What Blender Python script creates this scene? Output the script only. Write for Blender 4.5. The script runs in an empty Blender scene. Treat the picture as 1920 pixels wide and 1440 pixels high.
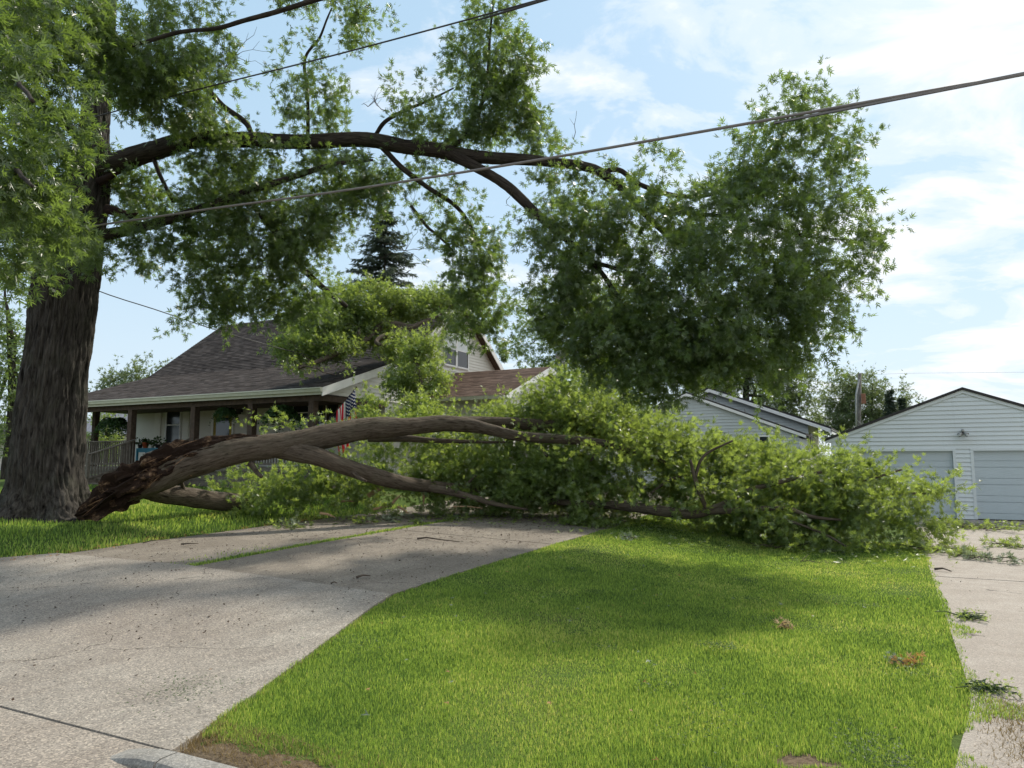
import bpy, math, random
import numpy as np
from mathutils import Vector, Matrix
SC = bpy.context.scene
COL = SC.collection
R = math.radians
random.seed(5)
RNG = np.random.default_rng(11)

# ------------------------------------------------------------------ camera
YAW, PITCH, CAMZ, FPX = R(27.2), R(6.1), 1.65, 1387.0
cam_d = bpy.data.cameras.new("camera"); cam = bpy.data.objects.new("camera", cam_d); COL.objects.link(cam)
cam.location = (0, 0, CAMZ); cam.rotation_euler = (R(90) + PITCH, 0, YAW)
cam_d.sensor_width = 36.0; cam_d.lens = 36.0 * FPX / 1920.0
cam_d.clip_start = 0.05; cam_d.clip_end = 3000
SC.camera = cam
# ------------------------------------------------------------------ light
SUN_DIR = Vector((0.17, 1.0, 1.06)).normalized()
sl = bpy.data.lights.new("sun", 'SUN'); so = bpy.data.objects.new("sun", sl); COL.objects.link(so)
sl.energy = 3.3; sl.angle = R(2.8); sl.color = (1.0, 0.93, 0.80)
so.rotation_euler = (-SUN_DIR).to_track_quat('-Z', 'Y').to_euler()
SC.view_settings.view_transform = 'Standard'; SC.view_settings.look = 'None'
SC.view_settings.exposure = 0.60; SC.view_settings.gamma = 1.0
c = SC.cycles
c.max_bounces = 7; c.diffuse_bounces = 4; c.glossy_bounces = 2; c.transmission_bounces = 3; c.transparent_max_bounces = 4
c.use_adaptive_sampling = True; c.adaptive_threshold = 0.02
c.caustics_reflective = False; c.caustics_refractive = False
c.sample_clamp_indirect = 6

class NT:
    def __init__(s, tree): s.t = tree; s.n = tree.nodes; s.l = tree.links
    def new(s, ty, **kw):
        nd = s.n.new(ty)
        for k, v in kw.items():
            if k == 'inp':
                for a, b in v.items():
                    if hasattr(b, 'is_output') or isinstance(b, bpy.types.NodeSocket): s.l.new(b, nd.inputs[a])
                    else: nd.inputs[a].default_value = b
            else: setattr(nd, k, v)
        return nd
    def math(s, op, a, b=None, clamp=False):
        nd = s.n.new('ShaderNodeMath'); nd.operation = op; nd.use_clamp = clamp
        for i, x in enumerate((a, b)):
            if x is None: continue
            if isinstance(x, bpy.types.NodeSocket): s.l.new(x, nd.inputs[i])
            else: nd.inputs[i].default_value = x
        return nd.outputs[0]
    def ramp(s, fac, stops, interp='LINEAR'):
        nd = s.n.new('ShaderNodeValToRGB'); nd.color_ramp.interpolation = interp
        cr = nd.color_ramp
        while len(cr.elements) < len(stops): cr.elements.new(0.5)
        for e, (p, col) in zip(cr.elements, stops):
            e.position = p; e.color = (*col, 1) if len(col) == 3 else col
        s.l.new(fac, nd.inputs[0]); return nd.outputs[0]
    def mix(s, fac, a, b, blend='MIX'):
        nd = s.n.new('ShaderNodeMix'); nd.data_type = 'RGBA'; nd.blend_type = blend
        for i, x in ((0, fac), (6, a), (7, b)):
            if isinstance(x, bpy.types.NodeSocket): s.l.new(x, nd.inputs[i])
            elif i == 0: nd.inputs[0].default_value = x
            else: nd.inputs[i].default_value = (*x, 1) if len(x) == 3 else x
        return nd.outputs[2]
    def noise(s, vec, scale, detail=4, rough=0.55, dist=0.0):
        nd = s.new('ShaderNodeTexNoise', inp={'Scale': scale, 'Detail': detail, 'Roughness': rough, 'Distortion': dist})
        if vec is not None: s.l.new(vec, nd.inputs['Vector'])
        return nd.outputs['Fac']
    def mapping(s, vec, scale=(1, 1, 1), rot=(0, 0, 0), loc=(0, 0, 0)):
        nd = s.new('ShaderNodeMapping', inp={'Vector': vec, 'Scale': scale, 'Rotation': rot, 'Location': loc})
        return nd.outputs[0]

# ------------------------------------------------------------------ sky
W = bpy.data.worlds.new("World"); SC.world = W; W.use_nodes = True
w = NT(W.node_tree); w.n.clear()
sky = w.new('ShaderNodeTexSky', sky_type='NISHITA', sun_disc=False)
sky.sun_elevation = math.asin(SUN_DIR.z); sky.sun_rotation = math.atan2(SUN_DIR.x, SUN_DIR.y)
sky.air_density = 1.0; sky.dust_density = 1.2; sky.ozone_density = 2.0; sky.altitude = 200
tc = w.new('ShaderNodeTexCoord'); dirv = tc.outputs['Generated']
sep = w.new('ShaderNodeSeparateXYZ', inp={0: dirv})
zc = w.math('MAXIMUM', sep.outputs[2], 0.0)
den = w.math('ADD', zc, 0.16)
cx = w.math('DIVIDE', sep.outputs[0], den); cy = w.math('DIVIDE', sep.outputs[1], den)
cv = w.new('ShaderNodeCombineXYZ', inp={0: cx, 1: cy, 2: 0.0}).outputs[0]
cm = w.mapping(cv, scale=(1.0, 1.0, 1.0), rot=(0, 0, R(-27)), loc=(3.1, 1.7, 0))
cm2 = w.mapping(cm, scale=(1.0, 1.35, 1.0))
n1 = w.noise(cm2, 2.3, 10, 0.60, 0.5)
n2 = w.noise(cm2, 0.55, 3, 0.5, 0.0)
# more cloud towards the right-hand part of the sky (azimuth a little right of the street normal)
az = w.math('MULTIPLY', w.math('ADD', sep.outputs[0], 0.36), 0.34)
msk = w.math('ADD', w.math('ADD', w.math('MULTIPLY', n1, 0.8), w.math('MULTIPLY', n2, 0.5)), az)
cl = w.ramp(msk, [(0.67, (0, 0, 0)), (0.73, (0.42,) * 3), (0.82, (1, 1, 1))], 'EASE')
haze = w.math('POWER', w.math('SUBTRACT', 1.0, zc, True), 3.3)
# tame the brightest part of the physical sky a little, keep its hue
base = w.mix(w.math('MULTIPLY', haze, 0.78), w.mix(0.68, sky.outputs[0], (4.4, 6.5, 8.1)), (6.7, 7.4, 7.9))
skyc = w.mix(w.math('MULTIPLY', cl, 0.92), base, (8.1, 8.4, 8.7))
bg = w.new('ShaderNodeBackground', inp={'Color': skyc, 'Strength': 0.085})
wo = w.new('ShaderNodeOutputWorld'); w.l.new(bg.outputs[0], wo.inputs[0])

# ------------------------------------------------------------------ projection: photograph pixel + distance -> a point in the street
FH = np.array((-math.sin(YAW), math.cos(YAW), 0.0)); RT = np.array((math.cos(YAW), math.sin(YAW), 0.0)); UP = np.array((0, 0, 1.0))
FC = FH * math.cos(PITCH) + UP * math.sin(PITCH); UC = -FH * math.sin(PITCH) + UP * math.cos(PITCH)
CAM = np.array((0, 0, CAMZ))
def ray(px, py): return FC + RT * ((px - 960) / FPX) + UC * ((720 - py) / FPX)
def at(px, py, D):
    r = ray(px, py); return CAM + r * (D / float(r @ FH))
def on_v(px, py, v):
    r = ray(px, py); return CAM + r * (v / r[1])
def on_u(px, py, u):
    r = ray(px, py); return CAM + r * (u / r[0])
def sstep(x, a, b):
    t = np.clip((np.asarray(x, float) - a) / (b - a), 0, 1); return t * t * (3 - 2 * t)
def gh(u, v):
    u = np.asarray(u, float); v = np.asarray(v, float)
    left = 1 - sstep(u, -5.2, -1.6)
    h = np.interp(v, [2.6, 4.4, 7.2, 9, 11, 15, 20, 24], [0, .02, .11, .17, .22, .30, .50, .62]) * left
    h = h + 0.035 * np.clip(-u - 5.2, 0, 3.5) * np.clip((v - 3.0) / 3.5, 0, 1)
    lat = np.clip(-u - 11.7, 0, 1.5) * 0.12 + np.clip(-u - 13.2, 0, 2.0) * 0.06 + np.clip(-u - 15.2, 0, 12) * 0.015
    return h + lat * np.clip((v - 3) / 5, 0, 1)
def ground(px, py):
    r = ray(px, py); t = 3.0
    for _ in range(60):
        p = CAM + r * t; e = p[2] - float(gh(p[0], p[1]))
        t += e / max(0.02, -r[2]) * 0.6
    return CAM + r * t

# ------------------------------------------------------------------ value noise
def _hash(i, j, k, s):
    n = (i * 374761393 + j * 668265263 + k * 2147483647 + s * 1274126177) & 0xFFFFFFFF
    n = ((n ^ (n >> 13)) * 1274126177) & 0xFFFFFFFF
    return ((n ^ (n >> 16)) & 0xFFFF) / 65535.0
def vnoise(P, scale=1.0, seed=0):
    P = np.asarray(P, float) * scale
    I = np.floor(P).astype(np.int64); f = P - I; f = f * f * (3 - 2 * f)
    o = 0
    for a in (0, 1):
        for b in (0, 1):
            for c_ in (0, 1):
                wgt = (f[:, 0] if a else 1 - f[:, 0]) * (f[:, 1] if b else 1 - f[:, 1]) * (f[:, 2] if c_ else 1 - f[:, 2])
                o = o + wgt * _hash(I[:, 0] + a, I[:, 1] + b, I[:, 2] + c_, seed)
    return o
def fbm(P, scale=1.0, seed=0, oct=3):
    o = 0; amp = 0.5; tot = 0
    for k in range(oct):
        o = o + amp * vnoise(P, scale * 2 ** k, seed + k); tot += amp; amp *= 0.5
    return o / tot

# ------------------------------------------------------------------ object helpers
def link(o, parent=None):
    COL.objects.link(o)
    if parent is not None: o.parent = parent
    return o
def tag(o, label=None, cat=None, group=None, kind=None):
    if label: o['label'] = label
    if cat: o['category'] = cat
    if group: o['group'] = group
    if kind: o['kind'] = kind
    return o
def empty(name, label, cat, loc=(0, 0, 0), group=None):
    o = bpy.data.objects.new(name, None); o.empty_display_size = 0.3
    o.location = loc; link(o); return tag(o, label, cat, group)
def raw_mesh(name, V, loops, starts, mat, parent=None, smooth=False, uv=None):
    me = bpy.data.meshes.new(name)
    V = np.asarray(V, np.float32); loops = np.asarray(loops, np.int32); starts = np.asarray(starts, np.int32)
    me.vertices.add(len(V)); me.vertices.foreach_set('co', V.ravel())
    me.loops.add(len(loops)); me.loops.foreach_set('vertex_index', loops)
    me.polygons.add(len(starts)); me.polygons.foreach_set('loop_start', starts)
    me.polygons.foreach_set('use_smooth', np.full(len(starts), bool(smooth)))
    me.update(calc_edges=True); me.validate()
    if mat is not None: me.materials.append(mat)
    o = bpy.data.objects.new(name, me); link(o, parent)
    if parent is not None:
        # geometry is written in world metres; keep it there under a parent that only carries a location
        o.location = -Vector(parent_world(parent))
    return o
def parent_world(p):
    v = Vector((0, 0, 0))
    while p is not None: v += p.location; p = p.parent
    return v
def quads_mesh(name, V, Q, mat, parent=None, smooth=False):
    Q = np.asarray(Q, np.int32)
    k = Q.shape[1]
    o = raw_mesh(name, V, Q.ravel(), np.arange(0, Q.size, k), mat, parent, smooth)
    if mat is not None and mat.get('leaf') and LEAF_T[0]:      # one random tone for each whole leaf
        r_ = np.random.default_rng(len(V)).random(len(V) // LEAF_T[0] + 1)
        a_ = o.data.attributes.new('leaf_rnd', 'FLOAT', 'POINT'); a_.data.foreach_set('value', np.repeat(r_, LEAF_T[0])[:len(V)].astype(np.float32))
    return o

LEAF_T = [0]
class MB:
    def __init__(s): s.v = []; s.f = []
    def add(s, V, F):
        b = len(s.v); s.v += [tuple(map(float, p)) for p in V]; s.f += [tuple(i + b for i in f) for f in F]; return s
    def quad(s, a, b, c_, d): return s.add((a, b, c_, d), ((0, 1, 2, 3),))
    def poly(s, pts): return s.add(pts, (tuple(range(len(pts))),))
    def box(s, lo, hi):
        x0, y0, z0 = lo; x1, y1, z1 = hi
        return s.add([(x0,y0,z0),(x1,y0,z0),(x1,y1,z0),(x0,y1,z0),(x0,y0,z1),(x1,y0,z1),(x1,y1,z1),(x0,y1,z1)],
                     [(0,3,2,1),(4,5,6,7),(0,1,5,4),(1,2,6,5),(2,3,7,6),(3,0,4,7)])
    def bar(s, a, b, w_, h_, up=(0, 0, 1)):
        a = Vector(a); b = Vector(b); d = (b - a).normalized(); u = Vector(up)
        if abs(d.dot(u)) > 0.98: u = Vector((0, 1, 0))
        x = d.cross(u).normalized(); y = x.cross(d).normalized()
        V = []
        for p in (a, b):
            for sx, sy in ((-1,-1),(1,-1),(1,1),(-1,1)): V.append(p + x * sx * w_ / 2 + y * sy * h_ / 2)
        return s.add(V, [(0,1,2,3),(7,6,5,4),(0,4,5,1),(1,5,6,2),(2,6,7,3),(3,7,4,0)])
    def prism(s, poly, off):
        n = len(poly); V = [Vector(p) for p in poly] + [Vector(p) + Vector(off) for p in poly]
        return s.add(V, [tuple(range(n))[::-1], tuple(range(n, 2 * n))] + [(i, (i + 1) % n, n + (i + 1) % n, n + i) for i in range(n)])
    def lathe(s, c_, prof, n=14):
        V = []; F = []
        for (r, z) in prof:
            for k in range(n):
                t = 2 * math.pi * k / n; V.append((c_[0] + r * math.cos(t), c_[1] + r * math.sin(t), c_[2] + z))
        for i in range(len(prof) - 1):
            for k in range(n): F.append((i*n+k, i*n+(k+1)%n, (i+1)*n+(k+1)%n, (i+1)*n+k))
        F.append(tuple(range(n))[::-1]); F.append(tuple(range((len(prof)-1)*n, len(prof)*n)))
        return s.add(V, F)
    def tube(s, pts, rad, n=8, cap=True):
        V, F = tube_geo(np.asarray(pts, float), rad, n)
        s.add(V, [tuple(f) for f in F])
        if cap:
            b = len(s.v) - len(V); m = len(V) // n
            s.f.append(tuple(b + k for k in range(n))[::-1]); s.f.append(tuple(b + (m - 1) * n + k for k in range(n)))
        return s
    def build(s, name, mat, parent=None, smooth=False, bevel=0):
        loops = [i for f in s.f for i in f]; st = np.cumsum([0] + [len(f) for f in s.f[:-1]])
        o = raw_mesh(name, s.v, loops, st, mat, parent, smooth)
        if bevel:
            m = o.modifiers.new('bevel', 'BEVEL'); m.width = bevel; m.segments = 2; m.limit_method = 'ANGLE'
        return o
def smooth_path(P, step=0.12, wob=0.0, seed=0):
    """Catmull-Rom through rows (x, y, z, radius)."""
    P = np.asarray(P, float)
    Q = np.vstack([2 * P[0] - P[1], P, 2 * P[-1] - P[-2]]); out = []
    for i in range(1, len(Q) - 2):
        L = np.linalg.norm(Q[i + 1, :3] - Q[i, :3]); m = max(2, int(L / step))
        for k in range(m):
            t = k / m; a, b, c_, d = Q[i-1], Q[i], Q[i+1], Q[i+2]
            out.append(0.5 * ((2*b) + (-a+c_)*t + (2*a-5*b+4*c_-d)*t*t + (-a+3*b-3*c_+d)*t**3))
    out.append(P[-1]); out = np.array(out)
    out[:, 3] = np.clip(out[:, 3], 0.003, None)
    if wob:
        s_ = np.arange(len(out))[:, None] * step
        for ax in range(3):
            out[:, ax] += wob * (fbm(np.hstack([s_, s_ * 0 + ax * 7.3, s_ * 0 + seed]), 1.2, seed, 2) - 0.5) * np.minimum(1, np.arange(len(out)) / 6) 
    return out
def frames(P):
    T = np.gradient(P, axis=0); T /= np.linalg.norm(T, axis=1)[:, None] + 1e-9
    n = np.cross(T[0], (0.13, 0.21, 0.97)); n /= np.linalg.norm(n) + 1e-9
    N = [n]
    for i in range(1, len(P)):
        n = N[-1] - T[i] * (N[-1] @ T[i]); n /= np.linalg.norm(n) + 1e-9; N.append(n)
    N = np.array(N); return T, N, np.cross(T, N)
def tube_geo(P, rad, n):
    T, N, B = frames(P); m = len(P)
    rad = np.broadcast_to(np.asarray(rad, float), (m,))
    a = np.arange(n) * 2 * math.pi / n
    V = P[:, None] + rad[:, None, None] * (np.cos(a)[None, :, None] * N[:, None] + np.sin(a)[None, :, None] * B[:, None])
    i = np.arange(m - 1)[:, None]; k = np.arange(n)[None]
    F = np.stack([i*n+k, i*n+(k+1)%n, (i+1)*n+(k+1)%n, (i+1)*n+k], -1).reshape(-1, 4)
    return V.reshape(-1, 3), F
def limb_pts(rows):
    """rows (px, py, distance, radius in photo pixels) -> (x, y, z, radius) in metres"""
    return [(*at(a, b, D), r * D / FPX) for a, b, D, r in rows]
def bark_tube(name, rows, mat, parent, n=28, step=0.08, ridge=0.18, stretch=5.0, wob=0.0, seed=0, world=False, lump=0.0, flare=None):
    """A limb as one displaced tube: bark ridges run along it."""
    P = smooth_path(rows if world else limb_pts(rows), step, wob, seed)
    C3 = P[:, :3]; rad = P[:, 3]; T, N, B = frames(C3); m = len(P)
    a = np.arange(n) * 2 * math.pi / n
    s_ = np.cumsum(np.r_[0, np.linalg.norm(np.diff(C3, axis=0), axis=1)])
    rm = float(np.max(rad))
    X = np.stack(np.broadcast_arrays(np.cos(a)[None] * rad[:, None], np.sin(a)[None] * rad[:, None], s_[:, None] / stretch + rad[:, None] * 0), -1).reshape(-1, 3)
    f = 14.0 if rm > 0.4 else 26.0
    rn = 1 - np.abs(2 * fbm(X, f, seed, 3) - 1) * 1.8
    amp = ridge * np.minimum(rad, 0.35)[:, None].repeat(n, 1).ravel() * 0.55
    big = (fbm(X * (1, 1, stretch), 1.6, seed + 9, 2) - 0.5) * lump
    rr = rad[:, None].repeat(n, 1).ravel() + amp * (rn - 0.5) + big * rad[:, None].repeat(n, 1).ravel()
    if flare is not None: rr = rr * flare(np.tile(a, m), np.repeat(C3[:, 2], n))
    ca = np.tile(np.cos(a), m); sa = np.tile(np.sin(a), m)
    V = np.repeat(C3, n, 0) + rr[:, None] * (ca[:, None] * np.repeat(N, n, 0) + sa[:, None] * np.repeat(B, n, 0))
    i = np.arange(m - 1)[:, None]; k = np.arange(n)[None]
    F = np.stack([i*n+k, i*n+(k+1)%n, (i+1)*n+(k+1)%n, (i+1)*n+k], -1).reshape(-1, 4)
    loops = np.r_[F.ravel(), np.arange(n)[::-1], (m - 1) * n + np.arange(n)]
    st = np.r_[np.arange(0, F.size, 4), F.size, F.size + n]
    o = raw_mesh(name, V, loops, st, mat, parent, True)
    at_ = o.data.attributes.new('bark_co', 'FLOAT_VECTOR', 'POINT')
    at_.data.foreach_set('vector', np.stack([ca * np.repeat(rad, n), sa * np.repeat(rad, n), np.repeat(s_, n) + seed * 3.7], 1).astype(np.float32).ravel())
    return o, P
# ------------------------------------------------------------------ materials
def mat(name):
    m = bpy.data.materials.new(name); m.use_nodes = True
    t = NT(m.node_tree); t.n.clear()
    out = t.new('ShaderNodeOutputMaterial')
    b = t.new('ShaderNodeBsdfPrincipled'); t.l.new(b.outputs[0], out.inputs[0])
    return m, t, b, out
def pos(t): return t.new('ShaderNodeNewGeometry').outputs['Position']
def bump(t, b, height, strength=0.4, dist=0.02):
    nd = t.new('ShaderNodeBump', inp={'Height': height, 'Strength': strength, 'Distance': dist}); t.l.new(nd.outputs[0], b.inputs['Normal'])
def simple(name, col, rough=0.6, var=0.12, scale=6.0, bumps=0.0, metallic=0.0, spec=0.3):
    m, t, b, o = mat(name); p = pos(t)
    n = t.noise(p, scale, 5, 0.6)
    lo = tuple(x * (1 - var) for x in col); hi = tuple(min(1, x * (1 + var)) for x in col)
    t.l.new(t.ramp(n, [(0.3, lo), (0.7, hi)]), b.inputs['Base Color'])
    b.inputs['Roughness'].default_value = rough; b.inputs['Metallic'].default_value = metallic
    b.inputs['Specular IOR Level'].default_value = spec
    if bumps: bump(t, b, t.noise(p, scale * 8, 4, 0.6), bumps, 0.01)
    return m
def leaf_mat(name, dark, light, trans, tfac=0.42, rough=0.38, spec=0.5, pale=0.0):
    m, t, b, out = mat(name); m['leaf'] = 1
    g = t.new('ShaderNodeNewGeometry'); rpi = t.new('ShaderNodeAttribute', attribute_name='leaf_rnd').outputs['Fac']
    big = t.noise(g.outputs['Position'], 0.9, 2, 0.5)
    f = t.math('ADD', t.math('MULTIPLY', rpi, 0.9), t.math('MULTIPLY', t.math('SUBTRACT', big, 0.5), 0.9), True)
    colr = t.ramp(f, [(0.0, dark), (0.55, tuple((a + b_) / 2 for a, b_ in zip(dark, light))), (1.0, light)])
    if pale: colr = t.mix(t.math('GREATER_THAN', rpi, 1 - pale), colr, (0.26, 0.31, 0.20))
    t.l.new(colr, b.inputs['Base Color'])
    b.inputs['Roughness'].default_value = rough; b.inputs['Specular IOR Level'].default_value = spec
    tr = t.new('ShaderNodeBsdfTranslucent')
    t.l.new(t.mix(f, tuple(x * 0.75 for x in trans), trans), tr.inputs['Color'])
    mx = t.new('ShaderNodeMixShader', inp={0: tfac}); t.l.new(b.outputs[0], mx.inputs[1]); t.l.new(tr.outputs[0], mx.inputs[2])
    t.l.new(mx.outputs[0], out.inputs[0]); return m
M = {}
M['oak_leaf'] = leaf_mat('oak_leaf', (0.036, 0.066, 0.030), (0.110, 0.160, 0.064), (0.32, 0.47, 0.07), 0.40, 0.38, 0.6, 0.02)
M['fallen_leaf'] = leaf_mat('fallen_leaf', (0.036, 0.070, 0.027), (0.165, 0.232, 0.080), (0.50, 0.64, 0.10), 0.45, 0.38, 0.55, 0.08)  # same oak leaf lightened: the top-lit look of the crown is in the colour
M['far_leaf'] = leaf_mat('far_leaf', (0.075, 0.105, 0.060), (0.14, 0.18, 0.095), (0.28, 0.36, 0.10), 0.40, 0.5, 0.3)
M['needle'] = leaf_mat('needle', (0.045, 0.065, 0.050), (0.085, 0.115, 0.085), (0.12, 0.16, 0.08), 0.3, 0.6, 0.2)
M['fern'] = leaf_mat('fern', (0.02, 0.05, 0.015), (0.05, 0.11, 0.03), (0.10, 0.18, 0.03), 0.3, 0.5, 0.3)
M['pale_leaf'] = leaf_mat('pale_leaf', (0.16, 0.20, 0.14), (0.30, 0.34, 0.26), (0.3, 0.38, 0.14), 0.3, 0.5, 0.4)
M['dry_leaf'] = leaf_mat('dry_leaf', (0.24, 0.12, 0.05), (0.55, 0.33, 0.16), (0.5, 0.28, 0.08), 0.35, 0.6, 0.2)
M['dry_pale'] = leaf_mat('dry_pale', (0.42, 0.27, 0.14), (0.72, 0.52, 0.30), (0.6, 0.42, 0.18), 0.35, 0.6, 0.2)
def grass_mat():
    m, t, b, out = mat('grass_blades')
    g = t.new('ShaderNodeNewGeometry'); rpi = g.outputs['Random Per Island']
    big = t.noise(g.outputs['Position'], 0.55, 4, 0.6)
    f = t.math('ADD', t.math('MULTIPLY', rpi, 0.95), t.math('MULTIPLY', t.math('SUBTRACT', big, 0.5), 1.5), False)
    f = t.math('ADD', f, 0.02, True)
    colr = t.ramp(f, [(0.0, (0.062, 0.124, 0.034)), (0.5, (0.188, 0.296, 0.060)), (0.85, (0.295, 0.405, 0.085)), (1.0, (0.44, 0.47, 0.16))])
    t.l.new(colr, b.inputs['Base Color']); b.inputs['Roughness'].default_value = 0.45; b.inputs['Specular IOR Level'].default_value = 0.35
    tr = t.new('ShaderNodeBsdfTranslucent'); t.l.new(t.mix(1.0, colr, (1.75, 1.6, 1.1), 'MULTIPLY'), tr.inputs['Color'])
    mx = t.new('ShaderNodeMixShader', inp={0: 0.45}); t.l.new(b.outputs[0], mx.inputs[1]); t.l.new(tr.outputs[0], mx.inputs[2])
    t.l.new(mx.outputs[0], out.inputs[0]); return m
M['grass'] = grass_mat()
M['dry_grass'] = leaf_mat('dry_grass', (0.22, 0.16, 0.08), (0.42, 0.33, 0.18), (0.4, 0.3, 0.12), 0.3, 0.7, 0.2)
def ground_mat():
    m, t, b, o = mat('lawn_soil'); p = pos(t)
    n = t.noise(p, 0.5, 5, 0.6); n2 = t.noise(p, 30, 4, 0.7)
    a = t.ramp(n2, [(0.3, (0.035, 0.060, 0.012)), (0.7, (0.085, 0.135, 0.025))])
    d = t.ramp(n2, [(0.3, (0.06, 0.042, 0.028)), (0.7, (0.19, 0.145, 0.095))])
    sy = t.new('ShaderNodeSeparateXYZ', inp={0: p}); e = t.math('ADD', sy.outputs[1], t.math('MULTIPLY', t.math('SUBTRACT', t.noise(p, 5, 3, 0.6), 0.5), 0.5))
    dx = t.math('ADD', sy.outputs[0], 0.55); dy = t.math('MULTIPLY', t.math('SUBTRACT', sy.outputs[1], 4.55), 1.7)
    spot = t.math('LESS_THAN', t.math('ADD', t.math('MULTIPLY', dx, dx), t.math('MULTIPLY', dy, dy)), 0.075)
    band = t.math('MAXIMUM', spot, t.math('LESS_THAN', e, 3.27))
    fac = t.math('MAXIMUM', t.ramp(n, [(0.55, (0, 0, 0)), (0.75, (0.6,) * 3)]), band)
    t.l.new(t.mix(fac, a, d), b.inputs['Base Color'])
    b.inputs['Roughness'].default_value = 0.95; b.inputs['Specular IOR Level'].default_value = 0.1
    bump(t, b, n2, 0.6, 0.03); return m
M['soil'] = ground_mat()
def concrete(name, c0, c1, stain, stain_amt, spot=0.5, grit=140):
    m, t, b, o = mat(name); p = pos(t)
    big = t.noise(p, 0.35, 5, 0.6); mid = t.noise(p, 2.6, 5, 0.65)
    streak = t.noise(t.mapping(p, scale=(3.0, 0.5, 1)), 1.3, 4, 0.6)
    fine = t.noise(p, grit, 3, 0.7)
    vo = t.new('ShaderNodeTexVoronoi', inp={'Vector': p, 'Scale': grit * 0.55}); vd = vo.outputs['Color']
    sepc = t.new('ShaderNodeSeparateColor', inp={0: vd}).outputs[0]
    base = t.mix(t.ramp(mid, [(0.35, (0, 0, 0)), (0.65, (1, 1, 1))]), c0, c1)
    base = t.mix(t.math('MULTIPLY', t.ramp(big, [(0.42, (0, 0, 0)), (0.66, (1, 1, 1))]), stain_amt), base, stain)
    base = t.mix(t.math('MULTIPLY', t.ramp(streak, [(0.5, (0, 0, 0)), (0.72, (1, 1, 1))]), stain_amt * 0.6), base, tuple(x * 0.8 for x in stain))
    agg = t.ramp(sepc, [(0.0, (0.35,) * 3), (0.3, (0.85,) * 3), (0.72, (1.05,) * 3), (1.0, (1.9, 1.85, 1.75))])
    base = t.mix(spot, base, t.mix(1.0, base, agg, 'MULTIPLY'))
    sp = t.ramp(t.noise(p, 9, 6, 0.75), [(0.66, (1, 1, 1)), (0.74, (0.5, 0.42, 0.36))])
    base = t.mix(0.6, base, t.mix(1.0, base, sp, 'MULTIPLY'))
    wv = t.new('ShaderNodeVectorMath', operation='ADD', inp={0: p, 1: t.new('ShaderNodeVectorMath', operation='SCALE', inp={0: t.new('ShaderNodeTexNoise', inp={'Vector': p, 'Scale': 2.2, 'Detail': 6}).outputs['Color'], 'Scale': 0.55}).outputs[0]}).outputs[0]
    ce = t.new('ShaderNodeTexVoronoi', feature='DISTANCE_TO_EDGE', inp={'Vector': wv, 'Scale': 0.33}).outputs['Distance']
    ck = t.math('MULTIPLY', t.math('LESS_THAN', ce, 0.0022), t.math('GREATER_THAN', t.noise(p, 0.45, 3, 0.6), 0.50))
    base = t.mix(t.math('MULTIPLY', ck, 0.75), base, (0.05, 0.042, 0.035))
    t.l.new(base, b.inputs['Base Color'])
    b.inputs['Roughness'].default_value = 0.9; b.inputs['Specular IOR Level'].default_value = 0.2
    bump(t, b, t.math('ADD', fine, t.math('MULTIPLY', sepc, 0.6)), 0.5, 0.006); return m
M['apron'] = concrete('concrete_apron', (0.248, 0.226, 0.198), (0.308, 0.282, 0.248), (0.205, 0.172, 0.146), 0.6, 0.7, 170)
M['street'] = concrete('concrete_street', (0.25, 0.222, 0.192), (0.305, 0.274, 0.238), (0.205, 0.168, 0.14), 0.6, 0.7, 170)
M['drive'] = concrete('concrete_drive', (0.193, 0.170, 0.142), (0.252, 0.222, 0.187), (0.142, 0.119, 0.098), 0.7, 0.65, 180)
M['drive_pale'] = concrete('concrete_pale', (0.30, 0.265, 0.232), (0.36, 0.325, 0.29), (0.265, 0.228, 0.195), 0.4, 0.4, 230)
M['curb'] = concrete('concrete_curb', (0.24, 0.23, 0.21), (0.30, 0.29, 0.27), (0.19, 0.175, 0.16), 0.5, 0.5, 200)
def bark(name, c0, c1, c2, sc=1.0):
    m, t, b, o = mat(name)
    p = t.new('ShaderNodeAttribute', attribute_name='bark_co').outputs['Vector']
    n = t.noise(t.mapping(p, scale=(17 * sc, 17 * sc, 2.3 * sc)), 1.0, 7, 0.68, 0.7)
    n2 = t.noise(p, 2.0, 4, 0.6); n3 = t.noise(p, 45 * sc, 4, 0.7)
    colr = t.ramp(n, [(0.34, c0), (0.46, c1), (0.66, c2)])
    colr = t.mix(t.math('MULTIPLY', t.ramp(n2, [(0.5, (0, 0, 0)), (0.75, (1, 1, 1))]), 0.35), colr, tuple(0.5 * (x + y) for x, y in zip(c2, (0.10, 0.12, 0.07))))
    t.l.new(colr, b.inputs['Base Color']); b.inputs['Roughness'].default_value = 0.92; b.inputs['Specular IOR Level'].default_value = 0.15
    bump(t, b, t.math('ADD', n, t.math('MULTIPLY', n3, 0.35)), 0.9, 0.03); return m
M['bark'] = bark('oak_bark', (0.007, 0.006, 0.005), (0.037, 0.033, 0.029), (0.086, 0.078, 0.069), 1.1)
M['bark_limb'] = bark('limb_bark', (0.014, 0.011, 0.009), (0.036, 0.030, 0.025), (0.066, 0.056, 0.047), 1.6)  # oak bark darkened: shade on the limb undersides is put into the colour
M['bark_fallen'] = bark('fallen_bark', (0.032, 0.024, 0.018), (0.088, 0.070, 0.053), (0.150, 0.124, 0.098), 1.8)  # same oak bark lightened: sun on the limb's top is put into the colour
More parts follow.
